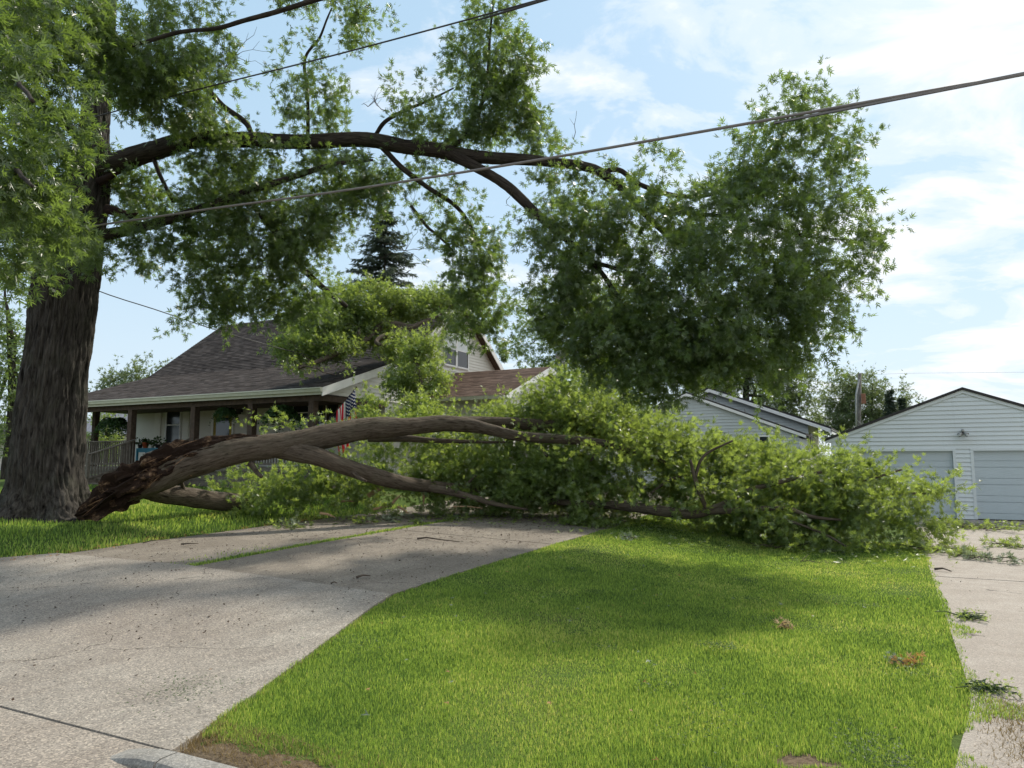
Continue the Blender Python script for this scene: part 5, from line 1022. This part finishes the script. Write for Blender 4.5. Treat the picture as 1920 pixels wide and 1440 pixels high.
# ------------------------------------------------------------------ cables and pole
def cable(name, rows, rad, m, label, ext=False):
    P = np.array([at(*r) for r in rows])
    if ext: P = np.vstack([P[0] + (P[0] - P[1]) / np.linalg.norm(P[0] - P[1]) * 40 * np.array((1, 1, .25)), P, P[-1] + (P[-1] - P[-2]) / np.linalg.norm(P[-1] - P[-2]) * 40 * np.array((1, 1, .5))])
    P = np.hstack([P, np.full((len(P), 1), rad)]); Q = smooth_path(P, 0.35)
    o = MB().tube(Q[:, :3], rad, 8).build(name, M[m], None, True); return tag(o, label, 'cable')
def vline(px, py, v):           # a point of a line that runs along the street at distance v
    p = on_v(px, py, v); r = ray(px, py); return (px, py, float((p - CAM) @ FH))
cable('power_cable', [vline(-420, 548, 7), vline(0, 455, 7), vline(330, 401, 7), vline(640, 358, 7), vline(960, 308, 7), vline(1280, 253, 7), vline(1600, 196, 7), vline(1920, 138, 7), vline(2350, 55, 7)], 0.0145, 'cable', 'thick grey power cable sweeping across the whole front yard', True)
cable('power_cable', [vline(-300, 345, 8.6), vline(0, 268, 8.6), vline(300, 186, 8.6), vline(640, 100, 8.6), vline(1010, 0, 8.6), vline(1400, -112, 8.6)], 0.012, 'cable_dark', 'thin dark power cable high above the arching limb', True)
ua = on_u(688, 691, HU1 + 0.42)
cable('service_cable', [(-200, 430, 15.5), (60, 500, 17), (205, 553, 18.2), (290, 580, 19), (400, 617, 20.2), (520, 652, 21.8), (620, 676, 23.3), (688, 690, float((ua - CAM) @ FH) - 0.05), (716, 697, 25.3), (760, 702, 26.3)], 0.013, 'cable_dark', 'drooping black service cable running down to the house gable')
cable('distant_cable', [(1622, 703, 50), (1700, 700, 47), (1800, 699, 44), (1990, 697, 40)], 0.006, 'cable', 'faint far cable above the garage roof')
pp = at(1612, 880, 52); zt_ = at(1612, 700, 52)[2]
pole = empty('utility_pole', 'weathered utility pole beyond the garage among the far trees', 'utility pole', (pp[0], pp[1], 0.5))
MB().tube([(pp[0], pp[1], 0.3), (pp[0] + 0.05, pp[1], zt_ / 2), (*at(1612, 700, 52),)], [0.16, 0.15, 0.12], 10).build('pole', M['pole_wood'], pole, True)
MB().tube([tuple(at(1606, 880, 51.5)), tuple(at(1605, 740, 51.5)), tuple(at(1611, 712, 51.8))], 0.07, 6).build('conduit', M['metal_grey'], pole, True)
q = at(1619, 745, 51.6); MB().box((q[0] - .14, q[1] - .1, q[2] - .45), (q[0] + .14, q[1] + .2, q[2] + .25)).build('meter_box', M['rust'], pole, False, 0.02)
MB().bar(at(1606, 795, 51.6), at(1621, 806, 51.3), 0.05, 0.05).bar(at(1606, 787, 51.6), at(1625, 803, 51.3), 0.05, 0.05).build('brace', M['metal_grey'], pole)

# ------------------------------------------------------------------ things on the porch
def fern(label, px, py, D, r, seed, group='hanging ferns along the porch beam'):
    rng = np.random.default_rng(seed); c_ = at(px, py, D); t = empty('hanging_fern', label, 'hanging plant', tuple(c_), group)
    b = MB().lathe((c_[0], c_[1], c_[2] - 0.08), [(0.08, -0.08), (0.13, 0.0), (0.15, 0.09), (0.13, 0.09)], 12); b.build('pot', M['pot_dark'], t, True)
    b = MB(); top = (c_[0], c_[1], PZ - 0.39)
    for k in range(3):
        th = k * 2.09; b.tube([(c_[0] + .14 * math.cos(th), c_[1] + .14 * math.sin(th), c_[2]), top], 0.006, 4)
    b.build('hanger', M['pot_dark'], t)
    Cs, As = [], []
    for k in range(int(95)):
        th = rng.uniform(0, 6.283); el = rng.uniform(-.1, 1.2); L = r * rng.uniform(0.8, 1.35); n = 16; s_ = np.linspace(0.05, 1, n)
        d = np.array((math.cos(th), math.sin(th), 0))
        path = c_ + d * (s_ * L * math.cos(el * .6))[:, None] + UP * ((s_ * math.sin(el) * .8 - s_ ** 2.2 * 1.05) * L)[:, None]
        side = np.cross(d, UP)
        for s in (-1, 1): Cs.append(path); As.append(side * s + d * .5 + np.array((0, 0, -.35)) + rng.normal(size=path.shape) * .15)
    V, Q = leaf_geo(np.concatenate(Cs), np.concatenate(As), rng.uniform(.05, .10, 16 * 95 * 2) * r / .45, LEAF1, rng)
    quads_mesh('fronds', V, Q, M['fern'], t); return t
dp = lambda px, v: float((on_v(px, 780, v) - CAM) @ FH)
fern('bushy hanging fern near the left end of the porch', 214, 788, dp(214, PV + .5), 0.52, 1)
fern('dense hanging fern in front of the ochre front door', 424, 768, dp(424, PV + .5), 0.38, 2)
fern('wide drooping hanging fern beside the dark porch window', 528, 766, dp(528, PV + .5), 0.55, 3)
tb = on_v(278, 840, 18.6); tz = tb[2]
tl, tr_ = on_v(255, 845, 18.6)[0], on_v(303, 845, 18.6)[0]
tab = empty('plant_table', 'blue painted plant table on the porch by the stair rail', 'table', (tb[0], 18.8, zf))
MB().box((tl, 18.6, tz - 0.05), (tr_, 19.05, tz)).box((tl + .03, 18.62, tz - .16), (tr_ - .03, 18.65, tz - .05)).build('table_top', M['teal'], tab, False, 0.006)
for u in (tl + .04, tr_ - .04):
    for v in (18.63, 19.01): MB().box((u - .035, v - .03, zf), (u + .035, v + .03, tz - .05)).build('leg', M['teal'], tab)
def pot(label, px, r, h, m, seed, leafy=.22, v=18.8, z=None, group='flower pots on the porch'):
    rng = np.random.default_rng(seed); u = on_v(px, 835, v)[0]; z = tz if z is None else z
    t = empty('flower_pot', label, 'plant pot', (u, v, z), group)
    MB().lathe((u, v, z), [(r * .7, 0), (r, h * .82), (r * 1.1, h * .82), (r * 1.1, h), (r * .95, h), (r * .9, h * .9)], 14).build('pot', M[m], t, True)
    n = 90; d = unit(rng.normal(size=(n, 3)) * (1, 1, .6) + (0, 0, .7)); C_ = np.array((u, v, z + h)) + d * rng.uniform(.02, leafy, (n, 1))
    V, Q = leaf_geo(C_, d + rng.normal(size=(n, 3)) * .4, rng.uniform(.05, .13, n), LEAF1, rng); quads_mesh('foliage', V, Q, M['fern'], t); return t
pot('green sprouting pot at the left end of the blue table', 263, .09, .15, 'pot_dark', 5, .26)
pot('orange red pot on the blue table', 273, .12, .22, 'terracotta', 6, .12)
pot('small white pot right of the orange one on the blue table', 286, .07, .12, 'pot_white', 7, .2)
pot('dark bushy pot at the right end of the blue table', 296, .10, .14, 'pot_dark', 8, .3)
# ------------------------------------------------------------------ flag on the corner post
fa = at(612, 792, dp(597, pv) + 0.1); fb_ = at(668, 727, dp(597, pv) - 0.9)
flag = empty('flag', 'striped stars and stripes flag hanging from a slanted pole on the porch corner post', 'flag', tuple(fa))
MB().tube([tuple(fa), tuple(fb_)], [0.016, 0.012], 8).lathe(tuple(fb_ + np.array((0, 0, -.02))), [(.01, 0), (.03, .03), (.02, .06)], 8).build('pole', M['post_wood'], flag, True)
MB().tube([tuple(on_v(592, 800, pv - .11)), tuple(fa)], [.03, .03], 8).build('bracket', M['metal_grey'], flag, True)
nx, ny = 26, 30; V, UVs = [], []
pd = (fa - fb_); pd = pd / np.linalg.norm(pd); fh = 1.1
for j in range(ny + 1):
    for i in range(nx + 1):
        s_, t_ = i / nx, j / ny           # s_: along the fly, t_: along the hoist (from the pole tip)
        hp = fb_ + pd * (0.06 + t_ * fh)
        swing = np.array((0.0, 0.0, -1.0)); sway = RT * (0.10 * s_ * (1 - t_) + 0.05 * math.sin(3 * s_ + 5 * t_) * s_)
        gather = (fb_ + pd * (0.06 + 0.5 * fh) - hp) * (0.36 * s_ ** 0.8); gather[2] = 0
        fold = FH * (0.07 * math.sin(t_ * 17 + s_ * 2.2) * min(1, s_ * 4)) + RT * 0.035 * math.sin(t_ * 23 + 1) * min(1, s_ * 3)
        V.append(hp + swing * 1.5 * s_ + gather + sway + fold); UVs.append((s_, 1 - t_))
Q = [(j*(nx+1)+i, j*(nx+1)+i+1, (j+1)*(nx+1)+i+1, (j+1)*(nx+1)+i) for j in range(ny) for i in range(nx)]
fo = quads_mesh('cloth', V, Q, M['flag'], flag, True); ul = fo.data.uv_layers.new(name='UVMap')
for lp in fo.data.loops: ul.data[lp.index].uv = UVs[lp.vertex_index]

# ------------------------------------------------------------------ grass
def lawn_left_edge(v): return float(ap_r(v)) if v < 7.3 else DR_R1
def blades(name, label, sampler, n, hgt, m, seed, wscale=1.0, parent=None, lean=0.35):
    rng = np.random.default_rng(seed); U, V_ = sampler(rng, n)
    D = np.sqrt(U ** 2 + V_ ** 2); keep = rng.random(len(U)) < np.clip((5.5 / D) ** 1.25, 0, 1); U, V_, D = U[keep], V_[keep], D[keep]
    N = len(U); Pn = np.stack([U, V_, U * 0], 1); tall = 0.55 + 0.9 * fbm(Pn, 1.1, seed, 3)
    h = hgt * tall * rng.uniform(0.55, 1.25, N); wd = np.maximum(0.0021, 0.00056 * D) * wscale * rng.uniform(.7, 1.2, N)
    z = gh(U, V_) - 0.01; th = rng.uniform(0, 6.283, N); ln = rng.uniform(0, lean, N) * h; lt = rng.uniform(0, 6.283, N)
    a = np.stack([U - wd * np.cos(th), V_ - wd * np.sin(th), z], 1); b_ = np.stack([U + wd * np.cos(th), V_ + wd * np.sin(th), z], 1)
    mx, my = U + ln * .35 * np.cos(lt), V_ + ln * .35 * np.sin(lt)
    c1 = np.stack([mx + .75*wd*np.cos(th), my + .75*wd*np.sin(th), z + h*.55], 1); c0 = np.stack([mx - .75*wd*np.cos(th), my - .75*wd*np.sin(th), z + h*.55], 1)
    tp = np.stack([U + ln * np.cos(lt), V_ + ln * np.sin(lt), z + h], 1)
    VV = np.stack([a, b_, c1, c0, tp], 1).reshape(-1, 3); i = np.arange(N)[:, None] * 5
    L = np.hstack([i, i+1, i+2, i+3, i+3, i+2, i+4]).ravel(); st = np.stack([np.arange(N)*7, np.arange(N)*7+4], 1).ravel()
    o = raw_mesh(name, VV, L, st, M[m], parent); return tag(o, label, 'grass', None, 'stuff'), N
def edge_n(u, v, k): return (vnoise(np.stack([u, v, u*0+k], 1), 3.0, 5) - .5) * .10 + (vnoise(np.stack([u, v, u*0+k], 1), 14.0, 6) - .5) * .06
def s_lawn(rng, n):
    u = rng.uniform(-5.6, 1.5, n); v = 3.0 + 14.5 * rng.random(n) ** 1.35
    e = edge_n(u, v, 1); le = np.where(v < 7.3, ap_r(v), DR_R1) + e * .6; re = lawn_r(v) + e
    tuft = .32 * np.exp(-((v - 8.6) / .35) ** 2) + .62 * np.exp(-((v - 6.05) / .22) ** 2) + .30 * np.exp(-((v - 4.7) / .25) ** 2) - .25 * np.exp(-((v - 5.2) / .35) ** 2)
    re = re + tuft * np.clip(vnoise(np.stack([u, v, u*0], 1), 6, 4) * 1.6, 0, 1)
    front = 3.30 + edge_n(u, v, 7) * 1.2
    bare = vnoise(np.stack([u, v, u*0], 1), 1.7, 19) > .985
    bare |= ((u + .55) ** 2 / .05 + (v - 4.55) ** 2 / .015) < vnoise(np.stack([u, v, u*0], 1), 12, 3) * 1.2
    k = (u > le) & (u < re) & (v > front) & ~bare; return u[k], v[k]
_, g1 = blades('lawn_grass', 'bright mown grass of the strip between the two drives', s_lawn, 1150000, 0.042, 'grass', 1)
def s_left(rng, n):
    u = rng.uniform(-24, -11.45, n); v = rng.uniform(5.0, 16.5, n); le = DR_L0 + edge_n(u, v, 2) * .8
    k = (u < le) & ~((v < 7.2) & (u > ap_l(v) - .05)); return u[k], v[k]
_, g2 = blades('yard_grass', 'shadier grass around the foot of the standing oak', s_left, 330000, 0.085, 'grass', 2, 1.2)
def s_strip(rng, n):
    v = rng.uniform(7.25, 15.5, n); u = -8.70 + rng.normal(size=n) * .055 + edge_n(v * 0, v, 3) * .5
    side = rng.random(n) < .12; u = np.where(side, -9.1 + (v - 7.8) * -.05 + rng.normal(size=n) * .12, u); k = ~side | (v < 9.2); return u[k], v[k]
blades('strip_grass', 'thin line of grass growing in the seam of the drive', s_strip, 16000, 0.05, 'grass', 3, 1.1)
def s_dead(rng, n):
    u = rng.uniform(-4.0, 1.6, n); v = rng.uniform(3.09, 3.50, n); k1 = (u > ap_r(v) + .02) & (u < 1.2)
    u2 = rng.normal(size=n) * .10 + .58; v2 = rng.uniform(3.3, 6.3, n); k2 = rng.random(n) < .35
    u3 = np.where(rng.random(n) < .5, ap_r(v2) + .03, 0) ; k3 = (u3 != 0) & (rng.random(n) < .08)
    return np.r_[u[k1], u2[k2], u3[k3] + rng.normal(size=k3.sum()) * .03], np.r_[v[k1], v2[k2], v2[k3]]
blades('dead_grass', 'dry straw coloured grass along the kerb and drive edge', s_dead, 9000, 0.045, 'dry_grass', 4, 1.0, None, 1.6)
print('BLADES', g1, g2)

# ------------------------------------------------------------------ litter
def litter(name, label, n, area, size, m, seed, flat=.25, shape=LEAF3):
    rng = np.random.default_rng(seed); u, v = area(rng, n); N = len(u)
    C_ = np.stack([u, v, gh(u, v) - np.where((v < 4.4), dip(v), 0) * (u < -3) + .028 + rng.uniform(0, .012, N)], 1)
    A = rng.normal(size=(N, 3)) * (1, 1, flat); V, Q = leaf_geo(C_, A, rng.uniform(.6, 1.3, N) * size, shape, rng, 5.0)
    V[:, 2] = np.maximum(V[:, 2], np.repeat(C_[:, 2] - .012, len(shape) * 4)); o = quads_mesh(name, V, Q, M[m]); return tag(o, label, 'litter', None, 'stuff')
def drive_area(rng, n):
    u = rng.uniform(-11.5, -5.0, n); v = 3.0 + 13 * rng.random(n) ** .8; k = vnoise(np.stack([u, v, u*0], 1), 1.4, 8) + rng.uniform(-.25, .25, n) > .45; k &= u < ap_r(v) - .05; return u[k], v[k]
litter('bark_litter', 'dark bark crumbs strewn over the left drive', 4200, drive_area, .028, 'chip', 5, .3, LEAF1)
litter('bark_chips', 'larger bark chips scattered on the left drive', 150, drive_area, .048, 'chip', 6, .3, LEAF1)
def gar_area(rng, n): u = rng.uniform(.6, 4.5, n); v = rng.uniform(5, 17, n); return u, v
litter('drive_crumbs', 'dark crumbs and bits on the pale right drive', 160, gar_area, .022, 'chip', 7, .3, LEAF1)
def lawn_lit(rng, n): u = rng.uniform(-5, .3, n); v = 3.6 + 10 * rng.random(n) ** .8; return u, v
def lit_on_grass(name, label, n, area, size, m, seed):
    o = litter(name, label, n, area, size, m, seed, .4); o.location.z += .035; return o
def clover(rng, n):
    c_ = np.stack([rng.uniform(-4.6, .2, 26), 3.6 + 8 * rng.random(26)], 1); i = rng.integers(0, 26, n); s_ = rng.uniform(.05, .22, 26)[i]
    return c_[i, 0] + rng.normal(size=n) * s_, c_[i, 1] + rng.normal(size=n) * s_
lit_on_grass('clover', 'darker clover patches growing in the lawn', 3600, clover, .022, 'fern', 18)
def brown_lit(rng, n): u = rng.uniform(-5, .3, n); v = 3.6 + 9 * rng.random(n) ** .9; return u, v
lit_on_grass('dry_leaves', 'small brown leaf scraps scattered on the lawn', 40, brown_lit, .045, 'dry_leaf', 19)
lit_on_grass('fallen_leaves', 'pale upturned oak leaves lying on the lawn', 60, lawn_lit, .06, 'pale_leaf', 8)
def crown_edge(rng, n):
    t = rng.random(n); px = 1020 + 780 * t; py = 975 + 62 * np.clip(t * 1.4, 0, 1) + rng.normal(size=n) * 13; P = np.array([ground(x, y) for x, y in zip(px, py)]); return P[:, 0], P[:, 1]
lit_on_grass('fallen_leaves', 'loose green leaves along the near edge of the fallen crown', 520, crown_edge, .12, 'fallen_leaf', 9)
lit_on_grass('fallen_leaves', 'pale undersides of loose leaves beside the fallen crown', 90, crown_edge, .11, 'pale_leaf', 10)
def drive_top(rng, n):
    px = rng.uniform(560, 1160, n); py = 972 + rng.normal(size=n) * 8 + (px - 900) * .01; P = np.array([ground(x, y) for x, y in zip(px, py)]); return P[:, 0], P[:, 1]
litter('fallen_leaves', 'green leaves dropped on the far part of the left drive', 620, drive_top, .12, 'fallen_leaf', 11)
def near_crown(rng, n): u = rng.uniform(-11.4, -5.4, n); v = 15.2 - 5.5 * rng.random(n) ** 1.8; return u, v
litter('twig_litter', 'dark twig bits thickest on the drive near the fallen crown', 1500, near_crown, .075, 'chip', 21, .25, NEEDLE)
def verge(rng, n):
    v = rng.uniform(6, 13, n); u = DR_L0 + rng.normal(size=n) * .14; return u, v
litter('dry_leaves', 'dry brown leaves along the left verge of the drive', 260, verge, .055, 'dry_leaf', 12, .4)

def sprig(label, px, py, r, n, m='fallen_leaf', seed=0, L=.13, name='leafy_sprig', h=.16, group=None, cat='sprig'):
    rng = np.random.default_rng(seed); g = ground(px, py); t = empty(name, label, cat, tuple(g), group)
    Cs, As = [], []; b = MB()
    for k in range(max(3, n // 9)):
        th = rng.uniform(0, 6.283); d = np.array((math.cos(th), math.sin(th), rng.uniform(0.02, .3))); L_ = r * rng.uniform(.5, 1.1); o = g + np.array((rng.normal() * r * .35, rng.normal() * r * .25, .03))
        e = o + d * L_; e[2] = min(e[2], g[2] + h); b.tube([tuple(o), tuple((o + e) / 2 + np.array((0, 0, .02))), tuple(e)], [.007, .005, .003], 4)
        s_ = rng.uniform(.1, 1.05, (9, 1)); Cs.append(o + (e - o) * s_ + rng.normal(size=(9, 3)) * .03); As.append(d * .5 + rng.normal(size=(9, 3)) * .6)
    b.build('stem', M['twig' if 'weed' not in name else 'fern'], t); C_ = np.concatenate(Cs); C_[:, 2] = np.maximum(C_[:, 2], g[2] + .03)
    V, Q = leaf_geo(C_, np.concatenate(As), L * rng.uniform(.6, 1.2, len(C_)), LEAF5, rng, 1.5); V[:, 2] = np.maximum(V[:, 2], g[2] + .012)
    quads_mesh('leaves', V, Q, M[m], t); return t
GS = 'leafy sprigs broken off onto the drives and lawn'
for k, (lab, px, py, r, n, m) in enumerate([
 ('largest leafy bough on the right drive, in front of the garage doors', 1842, 994, 1.0, 200, 'fallen_leaf'), ('low leafy sprig left of the largest bough before the garage pier', 1800, 992, .55, 70, 'fallen_leaf'),
 ('leafy sprig cut by the right edge of the photo', 1905, 1027, .5, 90, 'fallen_leaf'), ('flat leafy sprig on the lawn corner beside the right drive', 1755, 1036, .5, 110, 'fallen_leaf'),
 ('sprig with pale upturned leaves on the right drive', 1838, 1052, .4, 60, 'pale_leaf'), ('small green sprig between the lawn corner and the pale one', 1800, 1045, .35, 50, 'fallen_leaf'), ('pale leaf spray at the right edge of the photo', 1910, 1058, .3, 30, 'pale_leaf'),
 ('green sprig on the drive with pale leaves behind it', 546, 992, .30, 36, 'fallen_leaf'), ('pale leaf spray behind the green sprig on the drive', 535, 986, .35, 30, 'pale_leaf'), ('green leaf clump left of the grass seam on the drive', 688, 982, .36, 50, 'fallen_leaf'),
 ('whitish leaf clump near the top of the grass seam', 732, 978, .36, 40, 'pale_leaf'), ('leaf clump lying on the grass seam', 780, 983, .25, 24, 'fallen_leaf'), ('green clump at the top right of the left drive', 852, 977, .3, 34, 'fallen_leaf'),
 ('dark leafy sprig on the lawn at the crown edge', 1455, 1030, .55, 90, 'fallen_leaf'), ('pale leaves beside the drive corner on the lawn', 1182, 1012, .22, 16, 'pale_leaf'), ('silvery leaves at the foot of the fallen crown', 1555, 1037, .22, 22, 'pale_leaf'),
 ('green leaves on the apron joint', 1080, 985, .4, 50, 'fallen_leaf')]):
    sprig(lab, px, py, r * 1.2, int(n * 1.5), m, 100 + k, .125, 'leafy_sprig', .3 if k == 0 else .14, GS)
sprig('peach coloured dead leaf cluster in the middle of the lawn', 1475, 1183, .09, 18, 'dry_pale', 131, .075, 'dry_leaf_cluster', .09, None, 'dead leaves')
sprig('orange brown dead leaf cluster near the right lawn edge', 1704, 1250, .10, 27, 'dry_leaf', 132, .075, 'dry_leaf_cluster', .09, None, 'dead leaves')
sprig('whitish dead leaf cluster left of the orange one', 1678, 1246, .05, 9, 'pale_leaf', 133, .06, 'dry_leaf_cluster', .06, None, 'dead leaves')
sprig('weedy green plant at the foot of the garage pier', 1808, 971, .30, 60, 'fern', 134, .10, 'weed_plant', .35, None, 'plant')
sprig('creeping weed spreading onto the right drive', 1812, 1163, .2, 240, 'fallen_leaf', 135, .035, 'weed_plant', .07, None, 'plant')
sprig('dark weed at the lawn edge nearer the camera', 1850, 1300, .18, 240, 'fallen_leaf', 136, .035, 'weed_plant', .07, None, 'plant')
def stick(label, pts, rad, seed=0, lift=.02):
    P = []; rng = np.random.default_rng(seed)
    for i, (x, y) in enumerate(pts): g = ground(x, y); P.append((g[0], g[1], g[2] + lift + rad + (.02 if 0 < i < len(pts) - 1 else 0)))
    R_ = [rad * (1 - .6 * i / (len(P) - 1)) for i in range(len(P))]
    o = MB().tube(P, R_, 6).build('fallen_stick', M['twig'], None, True); return tag(o, label, 'stick', 'sticks lying on the ground')
stick('long curved stick on the far part of the left drive', [(782, 1014), (800, 1014), (825, 1018), (862, 1020)], .018, 1)
stick('short dark stick on the drive above the apron joint', [(668, 1088), (680, 1087), (694, 1085)], .018, 2)
stick('dark stick on the right drive beside the lawn', [(1752, 1072), (1768, 1073), (1784, 1076)], .02, 3)
stick('bare twig on the lawn in front of the fallen crown', [(1500, 1060), (1518, 1062), (1540, 1063)], .008, 4, .06)
stick('thin twig leaning left from the lawn twig', [(1503, 1060), (1511, 1054), (1517, 1046)], .006, 5, .06)
stick('thin dark stick at the left on the drive', [(340, 1024), (355, 1025), (372, 1023)], .014, 6)
stick('smallest dark stick on the apron joint', [(620, 1099), (626, 1099), (632, 1098)], .012, 7)
stick('straight twig on the left verge of the drive', [(268, 1021), (290, 1018), (318, 1016)], .010, 8)
# ------------------------------------------------------------------ wire fence behind the trunk
f0 = at(-60, 872, 36); f1 = at(40, 866, 38)
fe = empty('wire_fence', 'low wire fence behind the big trunk at the left edge', 'fence', tuple(f0 * np.array((1, 1, 1)) - np.array((0, 0, 1.1))))
for k in range(4):
    p = f0 + (f1 - f0) * k / 3; MB().tube([(p[0], p[1], p[2] - 1.2), (p[0], p[1], p[2] + .05)], .03, 6).build('post', M['metal_grey'], fe)
b = MB()
for q in (0, .28, .56, .84): b.tube([tuple(f0 - UP * q), tuple(f1 - UP * q)], .012, 4)
b.build('wires', M['metal_grey'], fe)
